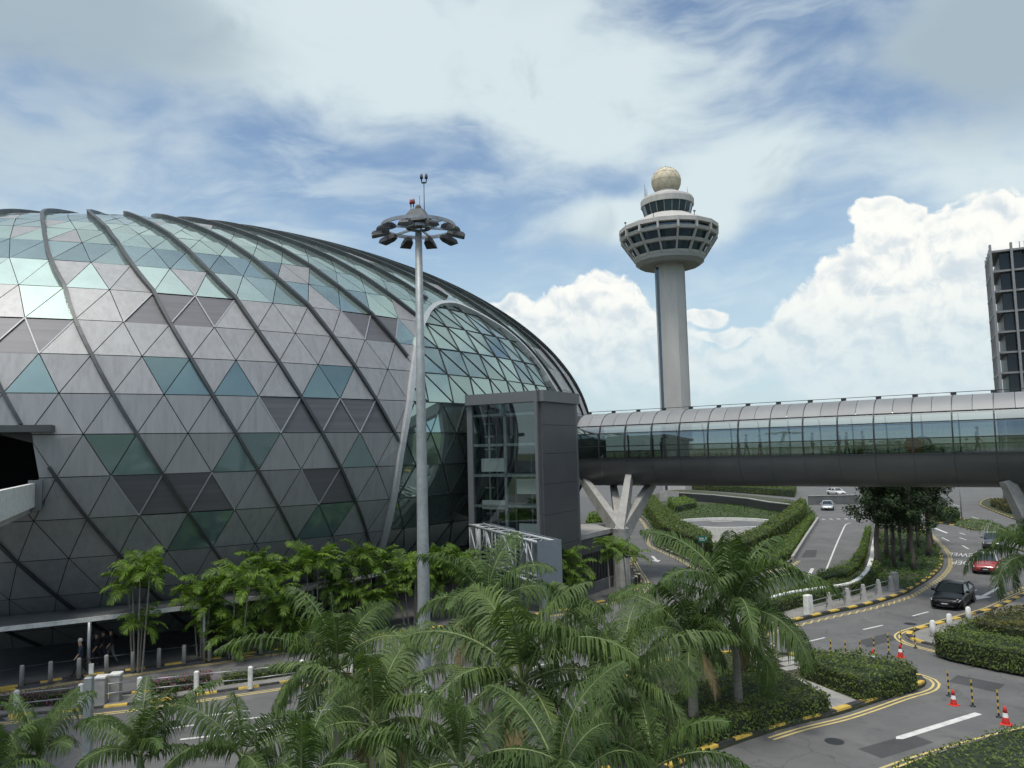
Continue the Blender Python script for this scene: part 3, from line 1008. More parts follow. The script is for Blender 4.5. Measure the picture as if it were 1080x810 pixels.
gm.build('front_glass', M['lift_glass'], lt)
g1.build('side_glass', M['lift_glass'], lt)
mb = MB()
for z in levels:
    mb.beam(LP(.5, .22, z), LP(WL - .4, .22, z), .16, .17)
    mb.beam(LP(.5, 2.6, z), LP(WL - .4, 2.6, z), .16, .16)
mb.beam(LP(WL * .5, .24, .2), LP(WL * .5, .24, TH - .7), .2, .2, up=ul)
for a in (.22, .3, .4, .62, .75, .88):
    mb.beam(LP(WL * a, 2.7, .2), LP(WL * a, 2.7, TH - .7), .09, .09, up=ul)
mb.tube([LP(WL - 1.3, .8, .2), LP(WL - 1.3, .8, TH - 1)], .07, 8)
for k in range(16):
    mb.beam(LP(WL - 1.65, .8, 1 + k * .88), LP(WL - .95, .8, 1 + k * .88), .16, .1)
mb.build('shaft_frame', M['galvanised'], lt)
mb = MB()
for (a0, a1, z, h) in ((.55, .86, 9.6, .9), (.06, .39, 8.15, 1.0), (.54, .86, 6.9, .6), (.04, .37, 5.2, 1.0), (.52, .6, 13.5, .8), (.03, .13, 13.5, .8)):
    mb.beam(LP(WL * a0, .5, z), LP(WL * a1, .5, z), .08, h)
mb.build('panel', M['interior_white'], lt)
mb = MB()
mb.beam(LP(.5, 4.6, 7.0), LP(WL - .4, 4.6, 7.0), .1, 13)
mb.build('back_wall', M['dark_metal'], lt)
mb = MB()
for k, (a, z) in enumerate(((.3, 11.9), (.72, 3.9))):
    mb.beam(LP(WL * (a - .17), 1.9, z), LP(WL * (a + .17), 1.9, z), 1.3, 2.3)
mb.build('lift_car', M['concrete_dark'], lt)

# ------------------------------------------------------------------ skybridge
B0 = AT(646, 480, 62.0); B1 = AT(1028, 470, 48.0)
bd = (B1 - B0); bd.z = 0; BL_ = bd.length; bd.normalize()
bn = Vector((-bd.y, bd.x, 0)); bn = bn if bn.y > 0 else -bn
RX, RZ, BZC = 2.75, 3.02, 10.47
bo = Vector((B0.x, B0.y, 0)) + bn * (RX - .1)
PW = BL_ / 11.0
# a mullion stands at x=632 in the photograph: slide the grid so that one does here
def bx(s, off=0.0, z=0.0): return bo + bd * s + bn * off + up * z
s_m = min((abs(project(bx(s * .02, -RX, 10))[0] - 632), s * .02) for s in range(-200, 200))[1]
K0, K1 = -1, 16
def sec(t):
    """cross-section: t in degrees from the camera-side horizontal, over the top"""
    a = rad(t); c, s = math.cos(a), math.sin(a)
    e = .82
    return (-RX * math.copysign(abs(c) ** e, c), BZC + RZ * math.copysign(abs(s) ** e, s))
def tz(z):   # angle for a height on the camera side
    s = (z - BZC) / RZ
    return math.degrees(math.asin(math.copysign(abs(s) ** (1 / .82), s)))
sb = thing('skybridge', 'long glazed tube bridge with grey roof panels and a dark rounded belly', 'skybridge', (bo.x, bo.y, 0))
ZW = [9.72, 10.72, 11.75, 12.38]     # sill, two transoms, head
tw = [tz(z) for z in ZW]
rf, be, mu, gb, gf = MB(), MB(), MB(), MB(), MB()
tr_ = [tw[3] + (180 - 2 * tw[3]) * k / 12 for k in range(13)]
for kk in range(K0 * 2, K1 * 2):
    sA, sB = s_m + kk * PW / 2, s_m + (kk + 1) * PW / 2
    g = .014
    vs = []
    for t in tr_:
        o_, z_ = sec(t); vs += [bx(sA + g, o_, z_), bx(sB - g, o_, z_)]
    rf.add(vs, [(2 * i, 2 * i + 1, 2 * i + 3, 2 * i + 2) for i in range(12)], smooth=True)
tb_ = [tw[0] - (180 + 2 * tw[0]) * k / 16 for k in range(17)]
for k in range(K0, K1):
    sA, sB = s_m + k * PW, s_m + (k + 1) * PW
    vs = []
    for t in tb_:
        o_, z_ = sec(t); vs += [bx(sA + .008, o_, z_), bx(sB - .008, o_, z_)]
    be.add(vs, [(2 * i + 2, 2 * i + 3, 2 * i + 1, 2 * i) for i in range(16)], smooth=True)
    for q in range(3):
        for side in (0, 1):
            vs = []
            for t in (tw[q], (tw[q] + tw[q + 1]) / 2, tw[q + 1]):
                o_, z_ = sec(t if side == 0 else 180 - t)
                vs += [bx(sA, o_, z_), bx(sB, o_, z_)]
            (gf if side == 0 else gb).add(vs, [(0, 1, 3, 2), (2, 3, 5, 4)], smooth=True)
for k in range(K0, K1 + 1):
    s = s_m + k * PW
    for side in (0, 1):
        pts = []
        for i in range(7):
            t = tw[0] + (tw[3] - tw[0]) * i / 6
            o_, z_ = sec(t if side == 0 else 180 - t); pts.append(bx(s, o_, z_))
        for a, b in zip(pts, pts[1:]): mu.beam(a, b, .09, .14, up=bn)
    # a rib line over the roof at every mullion
    pts = [bx(s, *sec(t)) for t in tr_]
    for a, b in zip(pts, pts[1:]): mu.beam(a, b, .05, .06, up=(bn if abs(b.z - a.z) > .3 else up))
for z, t in zip(ZW, tw):
    for side in (0, 1):
        o_, z_ = sec(t if side == 0 else 180 - t)
        mu.beam(bx(s_m + K0 * PW, o_, z_), bx(s_m + K1 * PW, o_, z_), .1, .055)
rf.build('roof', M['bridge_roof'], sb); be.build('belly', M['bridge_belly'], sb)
gf.build('glazing', M['bridge_glass'], sb); gb.build('glazing', M['bridge_glass'], sb)
mu.build('mullion_frame', M['dark_metal'], sb)
mb = MB()
mb.beam(bx(s_m + K0 * PW, 0, 9.52), bx(s_m + K1 * PW, 0, 9.52), 4.9, .12); mb.build('floor', M['bridge_floor'], sb)
mb = MB()
for side in (-1, 1):
    mb.tube([bx(s_m + K0 * PW, side * 2.3, 10.3), bx(s_m + K1 * PW, side * 2.3, 10.3)], .035, 6)
    for k in range(K0 * 2, K1 * 2):
        mb.tube([bx(s_m + k * PW / 2, side * 2.3, 9.58), bx(s_m + k * PW / 2, side * 2.3, 10.3)], .018, 5)
mb.build('handrail', M['steel'], sb)
mb = MB()
mb.beam(bx(s_m + K0 * PW, 0, 12.6), bx(s_m + K1 * PW, 0, 12.6), 3.6, .06); mb.build('ceiling', M['interior_white'], sb)
lm = bpy.data.materials.new('ceiling_lamp'); M['ceiling_lamp'] = lm; lm.use_nodes = True
lm.node_tree.nodes['Principled BSDF'].inputs['Emission Color'].default_value = (1, .97, .9, 1)
lm.node_tree.nodes['Principled BSDF'].inputs['Emission Strength'].default_value = 3
for k in range(6, 14):
    for o_ in (-.9, .9):
        mb = MB(); mb.lathe([(.0, -.02), (.13, -.02), (.13, .0)], 12, bx(s_m + (k + .3) * PW, o_, 12.56), cap=False)
        mb.build('ceiling_lamp', M['ceiling_lamp'], sb)
mb = MB()
zt_ = BZC + RZ
mb.tube([bx(s_m + K0 * PW, .1, zt_ + .2), bx(s_m + K1 * PW, .1, zt_ + .2)], .022, 5)
for k in range(K0, K1 + 1):
    mb.box(bx(s_m + k * PW, .1, zt_ + .12), (.34, .1, .2), rz=math.atan2(bd.y, bd.x))
mb.build('roof_lifeline', M['dark_metal'], sb)
mb = MB()
mb.beam(bx(s_m + K0 * PW - .3, 0, 11), bx(s_m + K0 * PW, 0, 11), 5.2, 4.6); mb.build('end_portal', M['grey_cladding_pale'], sb)
# red and green notice seen through the glass
ps = min((abs(project(bx(s * .05, -1.2, 10.2))[0] - 966), s * .05) for s in range(0, 800))[1]
nt_ = thing('hanging_notice', 'round red and green notice panel inside the skybridge', 'notice', bx(ps, -1.2, 9.58))
def disc(r, cs, cz, off, m, nm, par, r0=0):
    mb = MB(); n = 28; vs = []
    for k in range(n):
        a = 2 * PI * k / n
        vs.append((bx(ps + cs, -1.2 - off, cz) + bd * r * math.cos(a) + up * r * math.sin(a)))
    if r0 == 0: mb.add(vs, [tuple(range(n))])
    else:
        vi = [(bx(ps + cs, -1.2 - off, cz) + bd * r0 * math.cos(2 * PI * k / n) + up * r0 * math.sin(2 * PI * k / n)) for k in range(n)]
        mb.add(vs + vi, [(k, (k + 1) % n, n + (k + 1) % n, n + k) for k in range(n)])
    return mb.build(nm, m, par)
disc(.52, -.15, 10.28, .03, M['cone_red'], 'red_disc', nt_); disc(.56, .42, 10.32, .02, M['sign_green'], 'green_ring', nt_, .4); disc(.36, .42, 10.32, .015, M['interior_white'], 'ring', nt_, .27)
mb = MB()
for k in (-1, 0, 1): mb.beam(bx(ps - .52, -1.24, 10.28 + k * .2), bx(ps + .2, -1.24, 10.28 + k * .2), .01, .06)
mb.build('stripe', M['interior_white'], nt_)
mb = MB(); mb.beam(bx(ps - .15, -1.15, 9.58), bx(ps - .15, -1.15, 10.3), .06, .06, up=bd); mb.beam(bx(ps + .42, -1.15, 9.58), bx(ps + .42, -1.15, 10.3), .06, .06, up=bd); mb.build('stand', M['dark_metal'], nt_)

# tree-shaped columns under the bridge
def ycol(name, label, base, tips, r=.62):
    t = thing(name, label, 'column', base)
    fork = base + up * 4.35
    mb = MB()
    mb.lathe([(r * 1.02, -.05), (r, 0), (r * .98, 4.2), (r * 1.05, 4.5)], 8, base, smooth=False, ph=PI / 8)
    mb.build('trunk', M['concrete'], t)
    for p in tips:
        mb = MB()
        d = (p - fork).normalized(); sd = d.cross(up).normalized(); uu = sd.cross(d)
        a0 = fork - up * .35
        vs = []
        for c, wv, hv in ((a0, .36, .62), (p, .24, .34)):
            vs += [c - sd * wv - uu * hv, c + sd * wv - uu * hv, c + sd * wv + uu * hv, c - sd * wv + uu * hv]
        mb.add(vs, [(0, 1, 5, 4), (1, 2, 6, 5), (2, 3, 7, 6), (3, 0, 4, 7), (4, 5, 6, 7), (3, 2, 1, 0)])
        mb.build('arm', M['concrete'], t)
    return t
yb = G(657, 621); yb = Vector((yb.x, yb.y, 0))
def tipat(u, v, off):
    # foot of an arm on the underside of the tube, found along the bridge
    s = min((abs(project(bx(s * .05, off, 7.75))[0] - u), s * .05) for s in range(-200, 800))[1]
    o_, z_ = off, BZC - RZ * (1 - (abs(off) / RX) ** 2.4) ** .42
    return bx(s, off, min(8.6, z_ + .12))
ycol('bridge_column', 'concrete column branching into arms under the left end of the skybridge', yb, [tipat(616, 510, -1.6), tipat(664, 512, -2.0), tipat(646, 512, 1.5), tipat(690, 512, 1.4)])
s2 = min((abs(project(bx(s * .05, -1, 0))[0] - 1102), s * .05) for s in range(0, 900))[1]
yb2 = bx(s2, 0, 0)
ycol('bridge_column', 'concrete arm of a branching column rising at the right edge', yb2, [tipat(1061, 518, -1.7), tipat(1135, 518, -1.7), tipat(1075, 518, 1.4), tipat(1140, 518, 1.4)])

# ------------------------------------------------------------------ control tower
TY = 194.0
def tzv(v): return AT(709, v, TY).z
ax0 = AT(711.5, 400, TY)
ctw = thing('control_tower', 'tall pale concrete air traffic control tower topped by a cream ball', 'control tower', (ax0.x, ax0.y, 0))
c0 = Vector((ax0.x, ax0.y, 0))
face = math.atan2(-c0.y, -c0.x)
mb = MB(); z1 = tzv(283)
R_ = 3.55
pr = []
for k in range(8):
    a = face + PI / 8 + k * PI / 4
    pr.append((c0.x + R_ * 1.06 * math.cos(a), c0.y + R_ * 1.06 * math.sin(a)))
mb.prism(pr, 0, z1 + 1)
mb.build('shaft', M['tower_concrete'], ctw)
mb = MB()     # recessed slot with dark ladder glazing up the left side
lfv = Vector((math.cos(face - PI / 2 + .12), math.sin(face - PI / 2 + .12), 0))
lfv = lfv if lfv.x < 0 else -lfv
tow = Vector((math.cos(face), math.sin(face), 0))
mb.beam(c0 + lfv * 3.1 + tow * 1.35 + up * 0, c0 + lfv * 3.1 + tow * 1.35 + up * z1, .75, .8, up=tow)
mb.build('window_slot', M['tower_glass'], ctw)
mb = MB()
mb.beam(c0 + lfv * 3.66 + tow * .9, c0 + lfv * 3.66 + tow * .9 + up * z1, .4, 1.0, up=tow)
mb.beam(c0 - lfv * 3.55 + tow * .6, c0 - lfv * 3.55 + tow * .6 + up * z1, .3, 1.2, up=tow)
mb.build('pilaster', M['tower_concrete'], ctw)
zb = tzv(277.5); zr0, zr1 = tzv(253), tzv(242.5)
NS = 16; ph = face + PI / NS
mb = MB()
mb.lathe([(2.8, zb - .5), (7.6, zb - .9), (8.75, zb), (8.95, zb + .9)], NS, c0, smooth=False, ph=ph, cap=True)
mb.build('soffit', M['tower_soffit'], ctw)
def ringband(mb, r0, z0, r1, z1, th=.5):
    mb.lathe([(r0, z0), (r1, z1), (r1 - th, z1), (r0 - th, z0), (r0, z0)], NS, c0, smooth=False, ph=ph, cap=False)
zz0, zz1 = zb + .9, zr0
def rz_(t): return 8.95 + (12.3 - 8.95) * t, zz0 + (zz1 - zz0) * t
mb = MB()
r_, z_ = rz_(0); q_, w_ = rz_(.1); ringband(mb, r_ + .02, z_ - .1, q_, w_, 1.6)
r_, z_ = rz_(.47); q_, w_ = rz_(.61); ringband(mb, r_, z_, q_, w_, 1.6)
r_, z_ = rz_(.96); ringband(mb, r_, z_, 12.5, zr0 + .6, 1.6)
ringband(mb, 12.62, zr1 - .95, 12.62, zr1 + .05, 1.5)
mb.lathe([(12.62, zr1 + .05), (11.9, zr1 + .35), (6.6, tzv(230) - .2), (6.2, tzv(229.5))], NS, c0, smooth=False, ph=ph, cap=False)
dk = mb.build('gallery', M['tower_concrete'], ctw)
mb = MB()
for k in range(NS):
    a = ph + 2 * PI * k / NS; d_ = Vector((math.cos(a), math.sin(a), 0))
    r_, z_ = rz_(0.05); q_, w_ = rz_(1)
    mb = MB()
    mb.beam(c0 + d_ * (r_ - .3) + up * z_, c0 + d_ * (q_ - .2) + up * w_, .38, .7, up=d_)
    mb.beam(c0 + d_ * 12.2 + up * w_, c0 + d_ * 12.3 + up * (zr1 - .5), .5, .7, up=d_)
    mb.build('gallery_fin', M['tower_concrete'], dk)
mb = MB()
for k in range(NS):
    a0, a1 = ph + 2 * PI * k / NS, ph + 2 * PI * (k + 1) / NS
    for t0, t1 in ((.08, .49), (.6, .97)):
        r_, z_ = rz_(t0); q_, w_ = rz_(t1); r_ -= .8; q_ -= 1.0
        for h in range(3):
            b0, b1 = a0 + (a1 - a0) * h / 3, a0 + (a1 - a0) * (h + 1) / 3
            mb.add([c0 + Vector((r_ * math.cos(b0), r_ * math.sin(b0), z_)), c0 + Vector((r_ * math.cos(b1), r_ * math.sin(b1), z_)), c0 + Vector((q_ * math.cos(b1), q_ * math.sin(b1), w_)), c0 + Vector((q_ * math.cos(b0), q_ * math.sin(b0), w_))], [(0, 1, 2, 3)])
mb.lathe([(11.2, zr0), (11.3, zr1)], NS, c0, smooth=False, ph=ph, cap=False)
mb.build('gallery_window', M['tower_glass'], ctw)
mb = MB(); zc0, zc1 = tzv(229.5), tzv(217.5); NC_ = 20
for k in range(NC_):
    a0, a1 = ph + 2 * PI * k / NC_, ph + 2 * PI * (k + 1) / NC_
    p = [c0 + Vector((r * math.cos(a), r * math.sin(a), z)) for r, a, z in ((5.65, a0, zc0), (5.65, a1, zc0), (6.5, a1, zc1), (6.5, a0, zc1))]
    mb.add(p, [(0, 1, 2, 3)])
cw_ = mb.build('cab_window', M['tower_glass'], ctw)
mb = MB()
for k in range(NC_):
    a0 = ph + 2 * PI * k / NC_
    mb = MB(); mb.beam(c0 + Vector((5.68 * math.cos(a0), 5.68 * math.sin(a0), zc0)), c0 + Vector((6.53 * math.cos(a0), 6.53 * math.sin(a0), zc1)), .13, .13); mb.build('mullion', M['tower_soffit'], cw_)
mb = MB()
zt1 = tzv(206)
mb.lathe([(5.9, zc1 - .1), (6.75, zc1 - .15), (6.8, zc1 + 1.3), (6.5, zc1 + 1.9), (6.2, zc1 + 1.95), (3.3, zt1 + .5)], 24, c0, smooth=False, ph=ph, cap=False)
mb.lathe([(2.9, zt1 - .2), (2.75, zt1 + 1.0), (2.4, zt1 + 1.6)], 20, c0, smooth=True)
mb.build('cab_roof', M['tower_concrete'], ctw)
zr = tzv(191.5)
bm = bmesh.new(); bmesh.ops.create_icosphere(bm, subdivisions=3, radius=3.75)
mb = MB(); mb.add([v.co + c0 + up * zr for v in bm.verts], [[v.index for v in f.verts] for f in bm.faces], smooth=True); bm.free()
rdm = mb.build('radome', M['radome_white'], ctw)
mb = MB()
bm = bmesh.new(); bmesh.ops.create_icosphere(bm, subdivisions=2, radius=3.77)
for e in bm.edges:
    a, b = e.verts[0].co, e.verts[1].co
    m_ = ((a + b) / 2).normalized() * 3.77
    mb.beam(c0 + up * zr + a, c0 + up * zr + m_, .07, .05); mb.beam(c0 + up * zr + m_, c0 + up * zr + b, .07, .05)
bm.free()
mb.build('seam', M['radome_seam'], rdm)
mb = MB()
mb.tube([c0 + up * (zr + 3.7), c0 + up * (zr + 4.15)], .12, 6)
for a, r, h in ((PI + face + 1.3, 5.5, 4.2), (face + 1.9, 5.6, 3.2), (face - 1.7, 5.6, 5), (face - 1.9, 5.3, 3.6)):
    p = c0 + Vector((r * math.cos(a), r * math.sin(a), zc1 + 1.9)); mb.tube([p, p + up * h], [.1, .03], 6); mb.box(p + up * .5, (.35, .35, .9))
for k in range(9):
    a = face + (-1.2 + .3 * k) ; p = c0 + Vector((11.4 * math.cos(a), 11.4 * math.sin(a), zr1 + .4))
    if k % 3 == 0: mb.tube([p, p + up * 1.1], .08, 5); mb.box(p + up * 1.2, (.5, .3, .3))
mb.build('antenna', M['dark_metal'], ctw)

# ------------------------------------------------------------------ hotel block at the right edge
HY = 112.0
hc = AT(1067, 440, HY); hd = Vector((.88, -.47, 0)).normalized(); hb = Vector((.47, .88, 0)).normalized()
hz1 = AT(1063, 263, HY).z
hb_t = thing('hotel_block', 'dark slab block with pale upright fins at the right edge', 'building', (hc.x, hc.y, 0))
def hp(s, t, z): return Vector((hc.x, hc.y, 0)) + hd * s + hb * t + up * z
mb = MB(); mb.beam(hp(0, 5, hz1 / 2 - .5), hp(26, 5, hz1 / 2 - .5), 10, hz1 - 1); mb.build('core', M['dark_metal'], hb_t)
fl = [hz1 - .4 - 3.0 * k for k in range(13)]
mb = MB()
for z in fl: mb.beam(hp(-1.15, 4.7, z), hp(26, 4.7, z), 11.2, .28)
mb.build('floor_slab', M['fin_metal'], hb_t)
mb = MB()
for k in range(18):
    s = k * 1.5
    for z, z2 in zip(fl[1:], fl):
        mb.beam(hp(s + .1, -.04, (z + z2) / 2), hp(s + 1.4, -.04, (z + z2) / 2), .06, 2.6)
mb.build('window_band', M['hotel_glass'], hb_t)
for k in range(9):
    s = -1.1 + 2.6 * k
    mb = MB(); mb.beam(hp(s, -1.15, 0), hp(s, -1.15, hz1 + .55), .3, .75, up=hb); mb.build('fin', M['fin_metal'], hb_t)
for t in (1.2, 3.4, 6, 8.6):
    mb = MB(); mb.beam(hp(-1.1, t, 0), hp(-1.1, t, hz1 + .3), .22, .3, up=hb); mb.build('fin', M['fin_metal'], hb_t)
mb = MB()
for s, z in ((4.4, hz1 - 6.2), (4.4, hz1 - 15.2), (7.2, hz1 - 9), (10, hz1 - 3.3)): mb.beam(hp(s, -.3, z), hp(s + 1.2, -.3, z), .2, 1.5)
mb.build('balcony_panel', M['concrete'], hb_t)
for s in (3, 3.6, 11): mb = MB(); mb.tube([hp(s, 3, hz1), hp(s, 3, hz1 + 1.5)], .05, 5); mb.build('roof_rod', M['dark_metal'], hb_t)

# ------------------------------------------------------------------ high mast light
MY = 34.5
mp_ = AT(448, 715, MY); mtop = AT(440.5, 232, MY)
hm = thing('light_mast', 'tall galvanised high mast with a ring of floodlights', 'light mast', (mp_.x, mp_.y, 0))
m0 = Vector((mp_.x, mp_.y, 0)); HT = mtop.z
mb = MB()
mb.lathe([(.42, 0), (.42, .04), (.29, .06), (.29, 1.2), (.265, 6), (.21, 13), (.155, HT - .6)], 14, m0)
mb.build('pole', M['galvanised'], hm)
def ringtube(mb, c, R, r, n=40, w=None):
    pts = [c + Vector((R * math.cos(2 * PI * k / n), R * math.sin(2 * PI * k / n), 0)) for k in range(n)]
    for k in range(n): mb.beam(pts[k], pts[(k + 1) % n], r, w or r)
mb = MB()
rc = m0 + up * (HT - .35)
ringtube(mb, rc, 1.68, .06, 40, .16); ringtube(mb, rc, .55, .06, 16, .12)
for k in range(6):
    a = k * PI / 3 + .3; d_ = Vector((math.cos(a), math.sin(a), 0)); mb.beam(rc + d_ * .3, rc + d_ * 1.66, .07, .1)
mb.build('ring', M['steel'], hm)
mb = MB()
mb.lathe([(.95, HT - .2), (.4, HT + .42), (.38, HT + .46)], 4, m0, smooth=False, ph=.5)
mb.build('head_cover', M['concrete_dark'], hm)
mb = MB(); mb.lathe([(.12, HT + .3), (.14, HT + .62), (.08, HT + .7)], 8, m0); mb.build('lifting_pulley', M['bark'], hm)
# floodlights as shallow wedge heads tipped outward
for k in range(10):
    a = k * 2 * PI / 10 + .12; d_ = Vector((math.cos(a), math.sin(a), 0)); s_ = Vector((-d_.y, d_.x, 0))
    b = rc + d_ * 1.6 - up * .28
    mb = MB()
    tilt = .16
    o_ = d_ * math.cos(tilt) - up * math.sin(tilt); n_ = d_ * math.sin(tilt) + up * math.cos(tilt)
    vs = []
    for t, wv, h0, h1 in ((-.3, .13, -.04, .12), (-.05, .22, -.09, .19), (.44, .27, -.11, .09), (.53, .27, -.1, .0)):
        c = b + o_ * t
        vs += [c - s_ * wv + n_ * h0, c + s_ * wv + n_ * h0, c + s_ * wv * .8 + n_ * h1, c - s_ * wv * .8 + n_ * h1]
    fs = []
    for i in range(3):
        for e in range(4):
            f = (e + 1) % 4; fs.append((4 * i + e, 4 * i + f, 4 * i + 4 + f, 4 * i + 4 + e))
    fs += [(3, 2, 1, 0), (12, 13, 14, 15)]
    mb.add(vs, fs, smooth=False)
    fo = mb.build('floodlight', M['dark_metal'], hm)
    mb = MB(); mb.beam(rc + d_ * 1.62, b + n_ * .1, .06, .06, up=s_); mb.beam(b - s_ * .25, b + s_ * .25, .04, .05); mb.build('bracket', M['dark_metal'], fo)
mb = MB()
mb.tube([m0 + Vector((.28, 0, HT + .2)), m0 + Vector((.28, 0, HT + 1.75))], .02, 6)
mb.box(m0 + Vector((.28, 0, HT + 1.75)), (.22, .08, .06))
mb.tube([m0 + Vector((.05, .2, HT + .3)), m0 + Vector((.05, .2, HT + 1.2))], .012, 5)
mb.build('lightning_rod', M['dark_metal'], hm)
for (dx, dz, m_) in ((.17, 1.8, 'black_plastic'), (.39, 1.8, 'black_plastic'), (-.33, .62, 'tail_red'), (-.21, .64, 'tail_red')):
    mb = MB(); p = m0 + Vector((dx, 0, HT + dz))
    mb.lathe([(.02, -.02), (.03, .12), (.075, .14), (.075, .2), (.05, .34), (.02, .37)], 10, p)
    if dz < 1: mb.tube([p - up * .3, p], .02, 5)
    mb.build('warning_lamp', M[m_], hm)

# ------------------------------------------------------------------ overhead sign gantry seen from behind
ga0, ga1 = AT(510, 553, 53.0), AT(586, 571, 42.0)
gz1 = (ga0.z + ga1.z) / 2; gz0 = gz1 - 2.2
gn = thing('sign_gantry', 'galvanised truss sign gantry with blue grey backs above the palms', 'sign gantry', (ga1.x, ga1.y, 0))
gd = (ga1 - ga0); gd.z = 0; GLn = gd.length; gd.normalize(); gs = Vector((gd.y, -gd.x, 0))
gs = gs if gs.x < 0 else -gs
def gp(s, t, z): return Vector((ga0.x, ga0.y, 0)) + gd * s + gs * t + up * z
mb = MB()
for t in (0, 1.0):
    for z in (gz0, gz1): mb.tube([gp(0, t, z), gp(GLn, t, z)], .085, 8)
nb = 7
for k in range(nb + 1):
    s = GLn * k / nb
    for t in (0, 1.0): mb.tube([gp(s, t, gz0), gp(s, t, gz1)], .05, 6)
    for z in (gz0, gz1): mb.tube([gp(s, 0, z), gp(s, 1.0, z)], .05, 6)
    if k < nb:
        s2_ = GLn * (k + 1) / nb
        for t in (0, 1.0):
            a, b = (gz0, gz1) if k % 2 else (gz1, gz0)
            mb.tube([gp(s, t, a), gp(s2_, t, b)], .045, 6)
        mb.tube([gp(s, 0, gz1), gp(s2_, 1.0, gz1)], .035, 6)
mb.build('truss', M['galvanised'], gn)
mb = MB()
for k, (s0, s1_) in enumerate(((.06, .44), (.52, .98))):
    n_ = 7
    for q in range(n_):
        a, b = GLn * (s0 + (s1_ - s0) * q / n_), GLn * (s0 + (s1_ - s0) * (q + 1) / n_)
        mb.beam(gp(a + .02, -.25, (gz0 + gz1) / 2 - .3), gp(b - .02, -.25, (gz0 + gz1) / 2 - .3), .05, 3.0)
        mb.beam(gp(a, -.18, gz0 - 1.7), gp(a, -.18, gz1 + .1), .06, .08, up=gd)
mb.build('sign_back', M['sign_back'], gn)
mb = MB(); mb.beam(gp(GLn + .05, -.3, (gz0 + gz1) / 2), gp(GLn + .05, 1.1, (gz0 + gz1) / 2), .08, 2.4); mb.build('end_plate', M['sign_back'], gn)
for s in (GLn - .4,):
    mb = MB(); mb.tube([gp(s, .5, 0), gp(s, .5, gz1)], .2, 10); mb.build('leg', M['galvanised'], gn)
mb = MB(); mb.tube([gp(.3, .5, 0), gp(.3, .5, gz1)], .2, 10); mb.build('leg', M['galvanised'], gn)

# ------------------------------------------------------------------ low service building by the lift tower
RF = [(611, 549.5), (648, 552.5), (649.5, 556.5), (611, 565)]
q = [G(u, v, 4.45) for u, v in RF]
sv = thing('service_building', 'low flat roofed service building with a dark slatted screen', 'building', (q[3].x, q[3].y, 0))
mb = MB(); ext = [(p.x, p.y) for p in q]
lfe = Vector((q[3].x, q[3].y)); e2 = Vector((q[2].x, q[2].y)); dvec = (lfe - e2).normalized()
ext[3] = tuple(lfe + dvec * 3); ext[0] = tuple(Vector(ext[0]) + dvec * 3)
mb.prism(ext, 4.12, 4.45, bottom=True); mb.build('roof', M['concrete'], sv)
cen = Vector((sum(p[0] for p in ext) / 4, sum(p[1] for p in ext) / 4))
ins = [tuple(cen + (Vector(p) - cen) * .93) for p in ext]
mb = MB(); mb.prism(ins, 3.0, 4.12, bottom=True); mb.build('fascia', M['grey_cladding'], sv)
mb = MB(); mb.prism([tuple(cen + (Vector(p) - cen) * .8) for p in ext], 0, 3.0); mb.build('wall', M['dark_metal'], sv)
mb = MB(); a, b = Vector(ins[3]), Vector(ins[2]); n_ = int((b - a).length / .45)
for k in range(n_ + 1):
    p = a + (b - a) * k / n_; mb.beam((p.x, p.y, .9), (p.x, p.y, 3.0), .1, .14, up=(1, 0, 0))
mb.build('slat_screen', M['dark_metal'], sv)
mb = MB(); mb.beam((a.x, a.y, .45), (b.x, b.y, .45), .25, .9); mb.build('base_wall', M['concrete_dark'], sv)
# ------------------------------------------------------------------ ground, roads, islands
def sheet(name, poly, z, m):
    mb = MB(); P = [(p[0], p[1]) for p in poly]
    A = sum(P[i][0] * P[(i + 1) % len(P)][1] - P[(i + 1) % len(P)][0] * P[i][1] for i in range(len(P)))
    if A < 0: P = P[::-1]
    mb.add([(x, y, z) for x, y in P], [tuple(range(len(P)))])
    return struct(mb.build(name, m))
def island(name, poly, h, m):
    mb = MB(); mb.prism(poly, -.05, h); return struct(mb.build(name, m))

sheet('ground', [(-2500, -1500), (2500, -1500), (2500, 3500), (-2500, 3500)], -.03, M['far_ground'])
sheet('road', [(-120, -20), (110, -20), (110, 175), (60, 235), (10, 235), (-120, 175)], 0.0, M['asphalt'])
K1 = GL([(-140, 757), (-80, 745), (0, 730), (38, 724.5), (76, 718), (130, 711), (195, 702), (233, 697), (270, 691), (330, 683), (380, 675), (462, 664), (540, 654), (607, 644), (629, 638), (655, 632), (672, 625), (677, 614), (669, 600), (661, 583), (655, 563), (649, 547), (640, 535), (628, 526)], .4)
fore = [tuple(p) for p in K1] + [(0, 235), (-118, 170), (-118, 20)]
island('terminal_forecourt', fore, .12, M['dark_paving'])
kerb('forecourt_kerb', K1, 1, .17, .28)
# strip between the drop-off lane and the near road
I1f = [(-140, 786), (-80, 773), (0, 760.5), (50, 756.5), (110, 750), (165, 743.5), (215, 736), (270, 728), (330, 719), (380, 712), (430, 706)]
P1 = GL(I1f, .4)
P1b = offset(P1, 2.0)
I1 = [tuple(p) for p in P1] + [tuple(p) for p in reversed(P1b)]
island('footway', I1, .12, M['paving'])
kerb('footway_kerb', P1, 1, .18, .26); kerb('footway_kerb', P1b, -1, .18, .26)
# bed under the nearest palms
island('planting_bed', [(-60, 4), (9, 4), (5.5, 19), (2, 22.5), (-5, 24.6), (-16, 25.4), (-60, 22)], .12, M['soil'])
